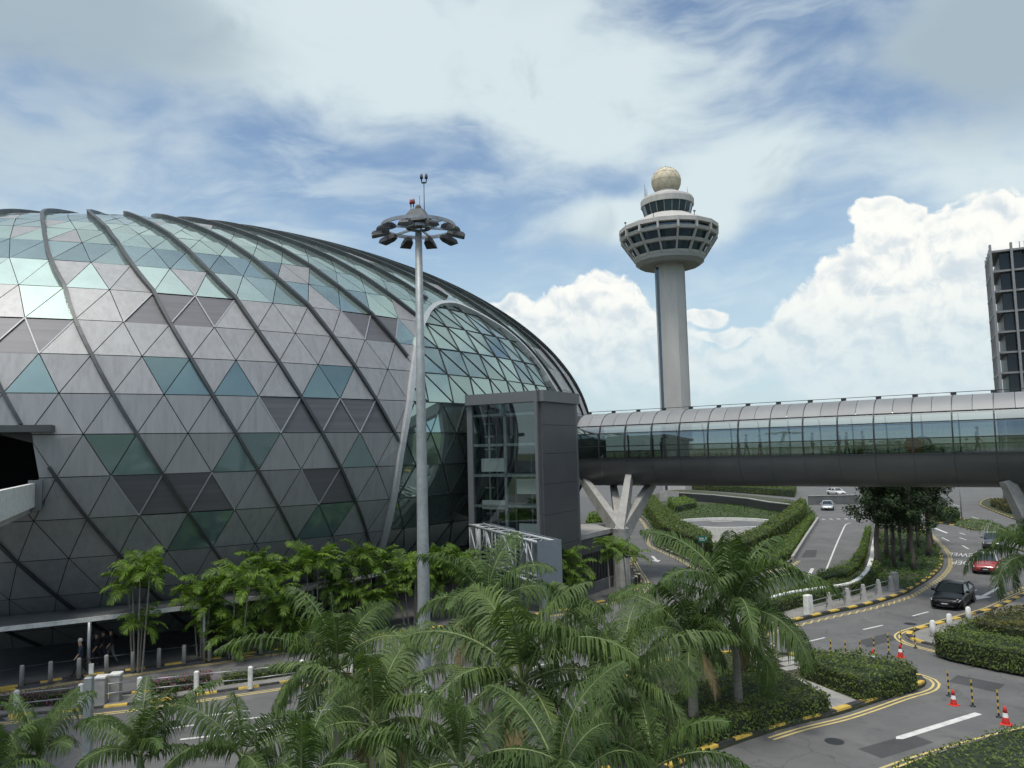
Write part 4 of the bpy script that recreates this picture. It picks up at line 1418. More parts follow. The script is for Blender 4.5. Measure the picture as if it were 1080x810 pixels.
# hedged island in the middle right
MIf = [(650, 838), (700, 818), (745, 797), (790, 780.5), (838, 765.5), (880, 755.5), (910.5, 746), (946.7, 733.5), (968, 727.5), (976, 723), (974, 717)]
MIb = [(950, 710), (900, 701), (860, 695), (820, 691), (770, 690), (720, 695), (680, 706), (640, 730), (620, 770)]
PM = GL(MIf + MIb, .35, True)
island('hedge_island', PM, .12, M['soil'])
kerb('hedge_island_kerb', PM + [PM[0]], 1, .2, .3)
# right-hand island
RIp = [(1180, 596), (1120, 612), (1085, 625), (1050, 641.5), (1021.7, 650), (1002, 655.5), (980, 661.5), (962, 666.5), (954.5, 671.5), (961, 677.5), (975, 682), (999, 687.5), (1047, 696.5), (1080, 703), (1130, 712), (1200, 724)]
PR = GL(RIp, .35)
island('right_island', PR, .12, M['paving'])
kerb('right_island_kerb', PR, 1, .2, .3)
BRp = [(900, 838), (935, 820), (966, 808), (1000, 797), (1041, 785), (1080, 775), (1140, 762), (1220, 748)]
PB = GL(BRp, .4)
island('near_island', [tuple(p) for p in PB] + [(24, 14), (10, 12)], .12, M['soil'])
kerb('near_island_kerb', PB, -1, .14, .22)
# footway with the tree group
Tk = [(770, 676), (800, 668), (827, 659.5), (872, 648.8), (911, 640.5), (949.6, 629), (967, 619.5), (984, 609), (994.5, 596), (993, 583), (985, 573), (972, 559), (960, 548), (945, 537), (928, 529)]
Tp = [(800, 634), (829, 625), (860, 620), (897, 614), (913, 602.5), (919, 589), (921, 575), (924, 560), (923, 546), (919, 532)]
PT = GL(Tk, .4); PP = smooth_line([G(u, v, .98).xy for u, v in Tp], .4)
island('tree_island', [tuple(p) for p in PT] + [tuple(p) for p in reversed(PP)], .12, M['soil'])
kerb('tree_island_kerb', PT, 1, .19, .28)
fwp = GL([(770, 676), (800, 668), (827, 659.5), (872, 648.8), (911, 640.5), (949.6, 629), (960, 623.8)], .4)
fwq = offset(fwp, .24); fwr = offset(fwp, 2.3)
sheet('paved_walk', [tuple(p) for p in fwq] + [tuple(p) for p in reversed(fwr)], .126, M['paving'])
# parapet of the ramp road
pw_ = thing('ramp_parapet', 'low curving concrete parapet beside the ramp road and trees', 'wall', (PP[6].x, PP[6].y, 0))
mb = MB(); mbc = MB()
for a, b in zip(PP[4:], PP[5:]):
    mb.beam((a.x, a.y, .45), (b.x, b.y, .45), .22, .9); mbc.beam((a.x, a.y, .94), (b.x, b.y, .94), .32, .09)
mb.build('wall', M['concrete'], pw_); mbc.build('coping', M['white_paint'], pw_)
# hedged island with the ring
Vp = [(667, 538), (680, 549), (688, 562), (689, 574), (700, 580.5), (709, 584.5), (722, 590), (736, 598), (757, 606), (785, 607), (808, 602), (835.6, 592), (850, 569), (862, 549), (858, 540), (845, 530), (800, 524), (720, 517), (690, 522), (672, 528)]
PV = GL(Vp, .5, True)
island('ring_island', PV, .12, M['soil'])
kerb('ring_island_kerb', PV[:int(len(PV) * .62)], 1, .2, .25, .8, mats=[M['kerb_black'], M['kerb_plain']])
for k, (pts, nm) in enumerate((([(975, 543), (985, 551), (1007, 554.5), (1029, 559.5), (1036, 556), (1012, 546), (995, 541)], 'far_island'), ([(1033, 532), (1049, 540), (1080, 551), (1130, 560), (1130, 548), (1075, 532), (1045, 526)], 'far_island'))):
    p_ = GL(pts, .5, True); island(nm, p_, .12, M['soil']); kerb(nm + '_kerb', p_ + [p_[0]], 1, .14, .22, 1.0)

# ------------------------------------------------------------------ painted lines
wl, yl = MB(), MB()
NF = min(range(len(PM)), key=lambda i: (PM[i] - G(950, 710).xy).length)
Z1 = .006
for d in (.28, .5):
    ribbon(yl, offset(P1, -d), .09, Z1)
    ribbon(yl, offset(K1[:-30], -d), .09, Z1)
    ribbon(yl, offset(PM, -d, True)[20:NF], .1, Z1)
    ribbon(yl, offset(PR, -d), .1, Z1)
    ribbon(yl, offset(PB, d), .1, Z1)
def zigzag(mb, P, d, amp, per):
    Q = resample(offset(P, d), per); Nn = normals2(Q)
    for s in (1, -1):
        pts = [q + n * amp * (s if i % 2 else -s) for i, (q, n) in enumerate(zip(Q, Nn))]
        ribbon(mb, resample(pts, .25), .08, Z1 + (.004 if s < 0 else 0))
zigzag(yl, PT[:int(len(PT) * .66)], -.55, .2, .75)
zigzag(yl, K1[-60:], -.5, .2, .75)
zigzag(yl, PR[:int(len(PR) * .45)], -.85, .18, .75)
zigzag(yl, PV[:int(len(PV) * .3)], -.5, .18, .8)
struct(yl.build('yellow_line', M['road_yellow']))
def wline(pts, w_=.12, on=None, off=None):
    P = GL(pts, .3)
    if on: dashes(wl, P, w_, Z1, on, off)
    else: ribbon(wl, P, w_, Z1)
wline([(150, 773.5), (192, 766.5), (240, 760.5), (297, 754), (341, 749), (420, 739)], .12, 2.0, 1.0)
wline([(190, 780), (235, 774.8), (297, 766), (331, 760.8), (400, 750)], .16)
wline([(214, 755.2), (263, 749.8)], .18)
wline([(500, 733), (525, 729.5)], .14); wline([(455, 741), (490, 735)], .14)
wline([(845, 678.5), (870, 672.5)], .12)
wline([(910.5, 664), (931, 659.5)], .13); wline([(962.5, 649.7), (979, 645.3)], .13); wline([(1022, 626), (1030, 622)], .13)
wline([(867, 612), (873, 597), (881, 577), (888, 561), (892, 553.5), (897, 551.5)], .14)
wline([(986, 557), (999, 562.3)], .3); wline([(993.5, 567), (1001, 570.6)], .16); wline([(1015, 575.3), (1021.5, 579)], .16); wline([(1012, 567), (1019, 569.5)], .14)
wline([(1012, 562), (1018, 564)], .14); wline([(990, 549), (997, 551.5)], .14); wline([(1038, 551), (1046, 553)], .14); wline([(1025, 545), (1034, 548)], .14); wline([(1060, 558), (1068, 561)], .14)
wline([(1002, 531), (1012, 534)], .16); wline([(1040, 566), (1048, 569)], .14); wline([(1055, 576), (1064, 580)], .14)
wline([(867, 547.6), (902, 547.2)], .9, .55, .5); wline([(905, 536), (915, 538)], .14); wline([(880, 530), (889, 530.4)], .14)
wline([(618, 686), (650, 676)], .12); wline([(560, 705), (600, 692)], .12)
def arrow(tail, tip, w_=.14, hw=.42, hl=1.3):
    a, b = G(*tail), G(*tip); d = (b - a).normalized(); s = Vector((-d.y, d.x, 0)); n = b - d * hl
    wl.add([v + up * Z1 for v in (a - s * w_, n - s * w_, n + s * w_, a + s * w_)], [(0, 1, 2, 3)])
    wl.add([v + up * Z1 for v in (n - s * hw, b, n + s * hw)], [(0, 1, 2)])
arrow((857, 599.5), (849.5, 614)); arrow((889.5, 601), (887, 612.5)); arrow((1054, 619.5), (1030, 632.5), .13, .5, 1.6)
arrow((661.5, 541), (665.5, 554)); arrow((688, 586.5), (694, 593)); arrow((1032, 752.5), (945, 779.5), .14, .14, .2)
struct(wl.build('white_line', M['road_white']))
for k, pts in enumerate(([(905, 676), (935, 668), (948, 674), (915, 683)], [(1010, 712), (1060, 722), (1050, 730), (1000, 719)], [(905, 790), (960, 774), (985, 783), (930, 800)], [(985, 628), (1000, 622), (1006, 626), (990, 633)], [(845, 588), (860, 588), (862, 580), (850, 580)], [(225, 771), (262, 766), (265, 772), (226, 778)])):
    sheet('road_patch', [tuple(G(*p).xy) for p in pts], .003, M['asphalt_dark'])
for u, v in ((935, 706), (1035, 690), (880, 782), (960, 658), (870, 569), (300, 741), (690, 600)):
    p = G(u, v); mb = MB(); n_ = 20
    mb.add([(p.x + .33 * math.cos(2 * PI * k / n_), p.y + .33 * math.sin(2 * PI * k / n_), .0075) for k in range(n_)], [tuple(range(n_))]); struct(mb.build('drain_cover', M['dark_metal']))
def roadtext(s, u, v, size, ang):
    c = bpy.data.curves.new('road_marking', 'FONT'); c.body = s; c.size = 1; c.align_x = 'CENTER'; c.align_y = 'CENTER'
    o = bpy.data.objects.new('road_marking', c); COL.objects.link(o)
    p = G(u, v); o.location = (p.x, p.y, Z1 + .002); o.rotation_euler = (0, 0, ang); o.scale = (size[0], size[1], 1)
    c.materials.append(M['road_white']); struct(o)
a_, b_ = G(1024, 584), G(1018, 603)
ang = math.atan2((b_ - a_).y, (b_ - a_).x) - PI / 2
roadtext('JEWEL', 1014.5, 585, (.78, 3.7), ang); roadtext('DEP', 1014, 593.2, (.78, 3.5), ang)

# ------------------------------------------------------------------ hedges
def inpoly(x, y, P):
    ins = False; n = len(P)
    for i in range(n):
        x1, y1 = P[i]; x2, y2 = P[(i + 1) % n]
        if (y1 > y) != (y2 > y) and x < (x2 - x1) * (y - y1) / (y2 - y1) + x1: ins = not ins
    return ins
def hnoise(x, y, s):
    r = 0
    for k, (fx, fy, p) in enumerate(((1.0, .6, .3), (-.7, 1.1, 1.9), (1.9, -1.3, 4.0), (2.7, 2.2, 2.2))):
        r += math.sin((x * fx + y * fy) * s + p) / (1 + k * .7)
    return r / 2.6
def leafquad(mb, p, n, size, rg):
    t = Vector((rg.uniform(-1, 1), rg.uniform(-1, 1), rg.uniform(-1, 1)))
    n = (n + t * .75).normalized()
    a = n.cross(Vector((rg.uniform(-1, 1), rg.uniform(-1, 1), rg.uniform(-1, 1))))
    if a.length < 1e-3: return
    a.normalize(); b = n.cross(a)
    L_ = size * rg.uniform(.7, 1.3); W_ = L_ * .45
    mb.add([p - a * L_ * .5, p - b * W_ * .5 + a * L_ * .05, p + a * L_ * .5, p + b * W_ * .5 + a * L_ * .05], [(0, 1, 2, 3)])
def hedge(name, label, cat, poly, h, leaf, size=.12, dens=95, z0=.12, bump=.12, nscale=1.2, seed=1, flower=None, fshare=.3, group=None):
    rg = random.Random(seed)
    P = [(p[0], p[1]) for p in poly]
    A = sum(P[i][0] * P[(i + 1) % len(P)][1] - P[(i + 1) % len(P)][0] * P[i][1] for i in range(len(P)))
    if A < 0: P = P[::-1]
    c = Vector((sum(p[0] for p in P) / len(P), sum(p[1] for p in P) / len(P)))
    t = thing(name, label, cat, (c.x, c.y, z0), group)
    V = [Vector(p) for p in P]
    inn_ = offset(V, .1, True)
    core = MB(); core.prism([tuple(p) for p in inn_], z0 - .02, z0 + h - bump - .05)
    core.build('branches', M['hedge_core'], t)
    lf = MB(); fl_ = MB()
    x0, x1 = min(p[0] for p in P), max(p[0] for p in P); y0, y1 = min(p[1] for p in P), max(p[1] for p in P)
    n = int((x1 - x0) * (y1 - y0) * dens)
    for _ in range(n):
        x, y = rg.uniform(x0, x1), rg.uniform(y0, y1)
        if not inpoly(x, y, P): continue
        z = z0 + h + bump * 1.4 * hnoise(x, y, nscale * 2) - rg.random() ** 2 * .18 + (rg.random() * .16 if rg.random() < .06 else 0)
        tgt = fl_ if flower and rg.random() < fshare * (1 + .9 * hnoise(x * 1.7, y * 1.7 + 5, 1.3)) else lf
        leafquad(tgt, Vector((x, y, z)), Vector((0, 0, 1)), size, rg)
    for a, b in zip(V, V[1:] + V[:1]):
        e = b - a; L_ = e.length
        if L_ < 1e-4: continue
        no = Vector((e.y, -e.x, 0)).normalized()
        for _ in range(int(L_ * h * dens * 1.1)):
            q = a + e * rg.random(); zz = rg.random()
            o_ = bump * .6 * hnoise(q.x + zz * 2, q.y + zz * 3, nscale * 3) - rg.random() ** 2 * .12 - (.12 if zz > .9 else 0) * zz
            p = Vector((q.x, q.y, z0 + zz * h)) + no * o_
            tgt = fl_ if flower and rg.random() < fshare * .7 else lf
            leafquad(tgt, p, no + Vector((0, 0, .35)), size, rg)
    lf.build('foliage', M[leaf], t)
    if flower: fl_.build('flowers', M[flower], t)
    return t
def px(*pts, z=.12): return [tuple(G(u, v, z).xy) for u, v in pts]
hedge('hedge', 'clipped green hedge on the island in front of the cones, right of the pale path', 'hedge', px((842, 714), (880, 729), (912, 741.5), (970, 727), (950, 717), (905, 708), (860, 704)), .95, 'hedge_leaf', .13, 150, seed=2)
hedge('hedge', 'low clipped hedge left of the pale path, nearest the bottom edge', 'hedge', px((690, 812), (735, 792), (790, 776), (838, 762), (877, 752.5), (845, 733), (818, 722), (770, 726), (720, 745), (690, 775)), .8, 'hedge_leaf', .13, 150, seed=3)
sheet('garden_path', px((833, 717), (842, 714), (880, 729), (912, 742), (878, 752.5), (845, 733)), .13, M['concrete'])
for k in range(3):
    mb = MB(); a_, b_ = G(826 - 2 * k, 713 - 4 * k), G(842 - 2 * k, 710 - 4 * k); mb.beam(a_ + up * (.2 + .05 * k), b_ + up * (.2 + .05 * k), .5, .2); struct(mb.build('garden_step', M['concrete']))
hedge('hedge', 'green hedge on the right island behind the black and yellow kerb', 'hedge', px((983, 667), (1000, 672), (1047, 681), (1110, 692), (1190, 706), (1190, 665), (1110, 652), (1060, 648), (1024, 651), (1003, 659), z=1.17), 1.05, 'hedge_leaf', .14, 130, seed=4)
hedge('hedge', 'taller olive brown mound of shrubs behind the green hedge at the right edge', 'hedge', px((1027, 650), (1060, 657), (1100, 661), (1190, 668), (1190, 642), (1110, 637), (1075, 638), (1042, 642), z=1.62), 1.5, 'hedge_leaf_olive', .15, 110, seed=5, bump=.25, nscale=.5)
hedge('hedge', 'green hedge filling the bottom right corner of the view', 'hedge', [tuple(p) for p in offset(PB, -.5)] + [(24, 15), (11, 13)], .6, 'hedge_leaf', .13, 90, seed=6)
hedge('hedge', 'tall dark hedge wing running from the column to the ring wall', 'hedge', px((680, 540), (690, 556), (697, 571), (722, 583), (747, 592), (752, 583), (722, 567), (706, 556), (697, 543), (690, 533)), 2.0, 'hedge_leaf', .24, 36, seed=7, bump=.2)
hedge('hedge', 'tall hedge wing between the white ring and the ramp road', 'hedge', px((770, 598), (793, 593), (822, 574), (849, 551), (851, 541), (845, 538), (826, 556), (800, 575), (775, 588)), 2.0, 'hedge_leaf', .24, 36, seed=8, bump=.2)
hedge('shrub_strip', 'bright yellow green shrubs at the foot of the hedge beside the ramp road', 'shrubs', px((795, 600), (815, 599), (835, 588.5), (848, 567), (859, 549), (854, 548), (838, 563), (818, 581), (795, 596)), .75, 'hedge_leaf_pale', .2, 45, seed=9, bump=.2)
hedge('shrub_strip', 'yellow green shrub strip along the inside of the ramp parapet', 'shrubs', px((862, 617.5), (894, 611), (909, 600), (914, 588), (916, 575), (919, 560), (913, 562), (906, 585), (895, 600), (862, 611), z=.0), .7, 'hedge_leaf_pale', .18, 55, seed=10, bump=.2, z0=0)
hedge('hedge', 'dark hedge between the ramp parapet and the post and rail walk', 'hedge', px((812, 650), (840, 642), (878, 633.5), (905, 627), (922, 615), (930, 603), (924, 600), (914, 609), (898, 620), (862, 626), (832, 632), (805, 641)), .85, 'hedge_leaf', .17, 70, seed=11)
# purple bougainvillea on the drop-off strip
bo_ = [(P1[i], i) for i in range(len(P1))]
def strip_part(i0, i1, d0, d1): return [tuple(p) for p in offset(P1, d0)[i0:i1]] + [tuple(p) for p in reversed(offset(P1, d1)[i0:i1])]
def idx(u):
    return min(range(len(P1)), key=lambda i: abs(project((P1[i].x, P1[i].y, 0))[0] - u))
hedge('flower_bush', 'purple bougainvillea bed behind the white post fence at the left edge', 'flower bed', strip_part(idx(-60), idx(80), 1.05, 1.85), .6, 'hedge_leaf', .11, 150, seed=12, flower='flower_pink', fshare=.55)
hedge('flower_bush', 'purple bougainvillea bed right of the two concrete boxes', 'flower bed', strip_part(idx(150), idx(232), 1.05, 1.85), .62, 'hedge_leaf', .11, 150, seed=13, flower='flower_pink', fshare=.55)
hedge('flower_bush', 'dark planting bed behind the fence among the palms', 'flower bed', strip_part(idx(238), idx(420), 1.05, 1.85), .5, 'hedge_leaf', .11, 110, seed=14)
hedge('flower_bush', 'bush with pink and white flowers beside the garden steps', 'flower bush', px((776, 716), (800, 718), (822, 711), (820, 700), (795, 697), (772, 703)), .95, 'hedge_leaf', .12, 130, seed=15, flower='flower_white', fshare=.28, bump=.25)
for k, (pts, h, lf, lb) in enumerate((
    ([(978, 547), (990, 551), (1005, 553), (1012, 548), (996, 543)], 1.4, 'hedge_leaf', 'loose green shrubs on the far island beyond the tree group'),
    ([(1045, 534), (1062, 541), (1095, 549), (1110, 545), (1070, 532)], 1.2, 'hedge_leaf_olive', 'olive shrubs on the far island by the distant road'),
    ([(800, 521), (760, 518), (722, 515.5), (724, 513), (770, 515), (840, 518), (838, 524)], 1.6, 'hedge_leaf', 'far green planting behind the long dark wall'),
    ([(704, 533), (722, 530), (735, 536), (712, 541)], 1.3, 'hedge_leaf_pale', 'small green shrubs at the left of the white ring'),
    ([(618, 552), (642, 551), (640, 543), (622, 542)], .35, 'hedge_leaf_pale', 'small lawn bed seen between the lift tower and the column'))):
    hedge('shrubs', lb, 'shrubs', px(*pts), h, lf, .3, 22, seed=20 + k, bump=.3, nscale=.4)

# ------------------------------------------------------------------ ring, far walls
rp = G(764, 552, 1.6); RR = 6.0
rg_ = thing('ring_wall', 'low round white parapet wall with a dark roof inside', 'ring wall', (rp.x, rp.y, 0))
mb = MB(); mb.lathe([(RR, 0), (RR, 1.75), (RR - .35, 1.75), (RR - .35, 1.3)], 48, (rp.x, rp.y, 0), smooth=False, cap=False); mb.build('parapet', M['white_paint'], rg_)
mb = MB(); mb.lathe([(RR - .3, 1.2), (RR - .3, 1.42)], 48, (rp.x, rp.y, 0), smooth=False); mb.build('roof', M['concrete_dark'], rg_)
mb = MB(); mb.box((rp.x + .6, rp.y + 3.2, 1.48), (2.6, .8, .1)); mb.build('skylight', M['concrete'], rg_)
def lwall(name, lab, pts, h, th, m, mc=None):
    P = [G(*p) for p in pts]; t = thing(name, lab, 'wall', (P[0].x, P[0].y, 0)); mb = MB(); mc_ = MB()
    for a, b in zip(P, P[1:]): mb.beam(a + up * h / 2, b + up * h / 2, th, h); mc_.beam(a + up * (h + .06), b + up * (h + .06), th + .12, .12)
    mb.build('wall', m, t)
    if mc: mc_.build('coping', mc, t)
lwall('retaining_wall', 'long dark retaining wall with a pale coping beyond the ring', [(716, 528), (752, 530.8), (790, 535.5), (812, 540), (834, 543)], 1.5, .4, M['dark_metal'], M['concrete'])
lwall('retaining_wall', 'plain concrete wall by the hedge corner behind the column', [(696, 529), (716, 528.5)], 1.9, .4, M['concrete'])
lwall('barrier_wall', 'grey barrier wall across the head of the ramp road', [(853, 532.5), (905, 531.5)], 1.5, .5, M['concrete_dark'], M['concrete'])
lwall('kerb_wall', 'low grey edge wall on the left side of the ramp road', [(836, 592), (850, 569), (863, 549)], .45, .25, M['concrete'])

# ------------------------------------------------------------------ fences, bollards, posts
def poly_fence(name, lab, pts, h, post, rails, mp, mr, z0=.12):
    P = [G(u, v, z0) for u, v in pts]
    t = thing(name, lab, 'fence', P[0])
    for p in P:
        mb = MB(); post(mb, p); mb.build('post', mp, t)
    mb = MB()
    for z, r in rails:
        for a, b in zip(P, P[1:]): mb.tube([a + up * z, b + up * z], r, 6)
    mb.build('rail', mr, t)
    return t
poly_fence('post_and_rail_fence', 'white post fence with two thin rails along the near footway', [(-50, 762), (17, 753), (85, 745.5), (147, 738), (207, 731.3), (264, 726), (318, 718.5), (370, 711.5), (420, 704.5)], 1,
           lambda mb, p: mb.bbox(p + up * .48, (.2, .2, .98), rz=.2, bev=.04), ((.82, .026), (.42, .026)), M['white_paint'], M['steel'])
t = poly_fence('railing', 'railing of small concrete pyramids with two rails on the paved walk', [(854, 648), (875, 642), (894.3, 637), (911, 632.6), (927, 627), (940, 623)], 1,
               lambda mb, p: mb.lathe([(.3, 0), (.28, .1), (.15, .98), (.1, 1.02)], 4, p, smooth=False, ph=.55), ((.75, .03), (.4, .03)), M['concrete'], M['steel'])
for u, v in ((853, 648.5), (944, 621.5)):
    p = G(u, v, .12); mb = MB(); mb.bbox(p + up * .6, (.5, .38, 1.2), rz=.5, bev=.04); mb.build('end_pier', M['white_paint'] if u < 900 else M['concrete'], t)
BOL = [(-38, 736), (-8, 729.5), (22.7, 723.5), (53, 719), (83, 715.3), (112, 711.8), (140, 708), (167.5, 704), (194, 700.3), (221, 697), (248, 693.4), (275, 689.6), (302, 686), (330, 682)]
bp_ = [G(u, v, .12) for u, v in BOL]
nb_ = 0
first = None
for k, p in enumerate(bp_):
    if first is None:
        o = first = thing('bollard', '', 'bollard', p, 'bollards along the canopy kerb')
        mb = MB(); mb.lathe([(.1, 0), (.1, .88), (.085, .94), (.03, .96)], 10, p); mb.build('post', M['concrete'], o)
    else:
        o = copy_tree(first); o.location = p
    lab = '%s grey bollard %s in the row along the canopy kerb' % (ordn(k), 'from the left')
    o['label'] = lab
ch = thing('bollard_chain', 'thin dark rail linking the bollards in front of the canopy', 'rail', bp_[0]); mb = MB()
for a, b in zip(bp_, bp_[1:]): mb.tube([a + up * .86, b + up * .86], .022, 5)
mb.build('rail', M['dark_metal'], ch)
wb = None
for k, ((u, v), s) in enumerate((((984.5, 671.5), 1.0), ((1002, 664), .95), ((1022, 656), .9))):
    p = G(u, v, .12)
    if wb is None:
        wb = o = thing('bollard', '', 'bollard', p, 'white bollards by the right hedge'); mb = MB(); mb.lathe([(.17, 0), (.155, .5), (.13, .8), (.07, .86)], 12, p); mb.build('post', M['white_paint'], o)
    else: o = copy_tree(wb); o.location = p
    o['label'] = ['white bollard nearest the kerb nose in front of the right hedge', 'middle white bollard between two others beside the right hedge', 'white bollard farthest back beside the olive shrubs'][k]
for k, ((u, v), lab) in enumerate((((106.5, 742), 'left of two concrete cabinets on the near footway'), ((122, 738.5), 'right of two concrete cabinets on the near footway'))):
    p = G(u, v, .12); o = thing('utility_box', lab, 'utility box', p); mb = MB(); mb.bbox(p + up * .55, (.42, .42, 1.1), rz=.15, bev=.02); mb.build('cabinet', M['concrete'], o); mb = MB(); mb.bbox(p + up * 1.13, (.48, .48, .09), rz=.15); mb.build('cap', M['white_paint'], o)
p = G(92, 800); o = thing('sign_post', 'square grey post with a small white plate in front of the footway', 'post', p)
mb = MB(); mb.bbox(p + up * 1.4, (.27, .27, 2.84), rz=.15, bev=.02); mb.build('post', M['galvanised'], o)
mb = MB(); mb.box(p + Vector((.08, -.02, 3.1)), (.16, .03, .36), rz=.1); mb.build('plate', M['white_paint'], o)
mb = MB(); mb.tube([p + Vector((.08, .02, 2.7)), p + Vector((.08, .02, 3.26))], .03, 6); mb.build('bracket', M['galvanised'], o)
# cones
cone0 = None
def make_cone(loc):
    o = thing('traffic_cone', '', 'traffic cone', loc, 'traffic cones on the junction')
    def mb_at(): return MB()
    mb = MB(); mb.bbox(Vector(loc) + up * .02, (.42, .42, .04), bev=.03); mb.build('base', M['cone_red'], o)
    mb = MB(); mb.lathe([(.15, .04), (.155, .06), (.115, .3)], 16, loc, cap=False); mb.lathe([(.09, .48), (.055, .72), (.03, .75)], 16, loc); mb.build('body', M['cone_red'], o)
    mb = MB(); mb.lathe([(.117, .3), (.091, .48)], 16, loc, cap=False); mb.build('band', M['reflective_white'], o)
    return o
for (u, v, s, lab) in ((921, 699, .84, 'red traffic cone left of the pair by the junction nose'), (950, 693, .84, 'red traffic cone closest to the right island nose'), (1006, 743.6, .8, 'red traffic cone off the tip of the hedge island'), (1061, 764, .88, 'red traffic cone nearest the bottom right corner')):
    p = G(u, v)
    if cone0 is None: cone0 = o = make_cone(p)
    else: o = copy_tree(cone0); o.location = p
    o.scale = (s, s, s); o.rotation_euler = (0, 0, random.Random(int(u)).uniform(0, 1.5)); o['label'] = lab
# striped delineator posts
post0 = None
PST = [(877, 697), (892.5, 698.5), (908, 697.5), (922.5, 694), (937.5, 690), (951, 687), (965.5, 683.5), (1001, 734), (1026, 745), (1053.6, 756.5)]
PL = ['%s striped post from the left in the row across the junction' % ordn(i) for i in range(7)] + ['striped post just off the tip of the hedge island', 'striped post between two cones on the right', 'striped post nearest the bottom right cone']
for k, (u, v) in enumerate(PST):
    p = G(u, v)
    if post0 is None:
        post0 = o = thing('lane_post', '', 'lane post', p, 'black and yellow lane posts')
        mb = MB(); mb.lathe([(.11, 0), (.1, .03), (.04, .05)], 10, p); mb.build('foot', M['black_plastic'], o)
        mb = MB(); n8 = 8; vs = []; fs = []
        for q in range(9):
            for e in range(n8): vs.append((p.x + .032 * math.cos(2 * PI * e / n8), p.y + .032 * math.sin(2 * PI * e / n8), p.z + .04 + q * .125))
        for q in range(8):
            mb_f = [(q * n8 + e, q * n8 + (e + 1) % n8, (q + 1) * n8 + (e + 1) % n8, (q + 1) * n8 + e) for e in range(n8)]
            fs += mb_f
        fs.append(tuple(range(8 * n8, 9 * n8)))
        mb.add(vs, fs); mb.m = [(i // n8) % 2 for i in range(len(fs))]
        mb.build('shaft', [M['black_plastic'], M['post_yellow']], o)
    else: o = copy_tree(post0); o.location = p
    o['label'] = PL[k]
# lamp post and small green sign far back
p = G(1015, 554.5, .12); o = thing('lamp_post', 'thin grey lamp post on the far island under the bridge', 'lamp post', p)
mb = MB(); mb.tube([p, p + up * 8.2], [.1, .06], 8); mb.build('pole', M['galvanised'], o)
mb = MB(); mb.beam(p + up * 8.1, p + Vector((1.2, 0, 8.3)), .06, .06); mb.build('arm', M['galvanised'], o); mb = MB(); mb.bbox(p + Vector((1.4, 0, 8.3)), (.7, .25, .12)); mb.build('lamp_head', M['steel'], o)
p = G(742, 592, .12); o = thing('road_sign', 'small green direction sign in front of the tall hedge', 'road sign', p)
mb = MB(); mb.tube([p, p + up * 2.2], .04, 8); mb.build('post', M['steel'], o)
mb = MB(); mb.box(p + Vector((0, -.05, 2.0)), (.85, .03, .55)); sg = mb.build('panel', M['sign_green'], o)
mb = MB(); mb.box(p + Vector((-.12, -.07, 2.08)), (.4, .012, .07)); mb.box(p + Vector((-.05, -.07, 1.92)), (.5, .012, .07)); mb.box(p + Vector((.3, -.07, 2.05)), (.07, .012, .25)); mb.build('marking', M['reflective_white'], sg)
for k, (u, v) in enumerate(((668, 622), (671, 620), (674.5, 617))):
    p = G(u, v, .12)
    o = thing('bollard', ['dark bollard left of three beside the column', 'middle dark bollard of three beside the column', 'dark bollard right of three beside the column'][k], 'bollard', p, 'dark bollards by the column')
    mb = MB(); mb.lathe([(.09, 0), (.09, 1.0), (.05, 1.05)], 10, p); mb.build('post', M['black_plastic'], o)
    mb = MB(); mb.lathe([(.092, .82), (.092, .92)], 10, p, cap=False); mb.build('band', M['reflective_white'], o)
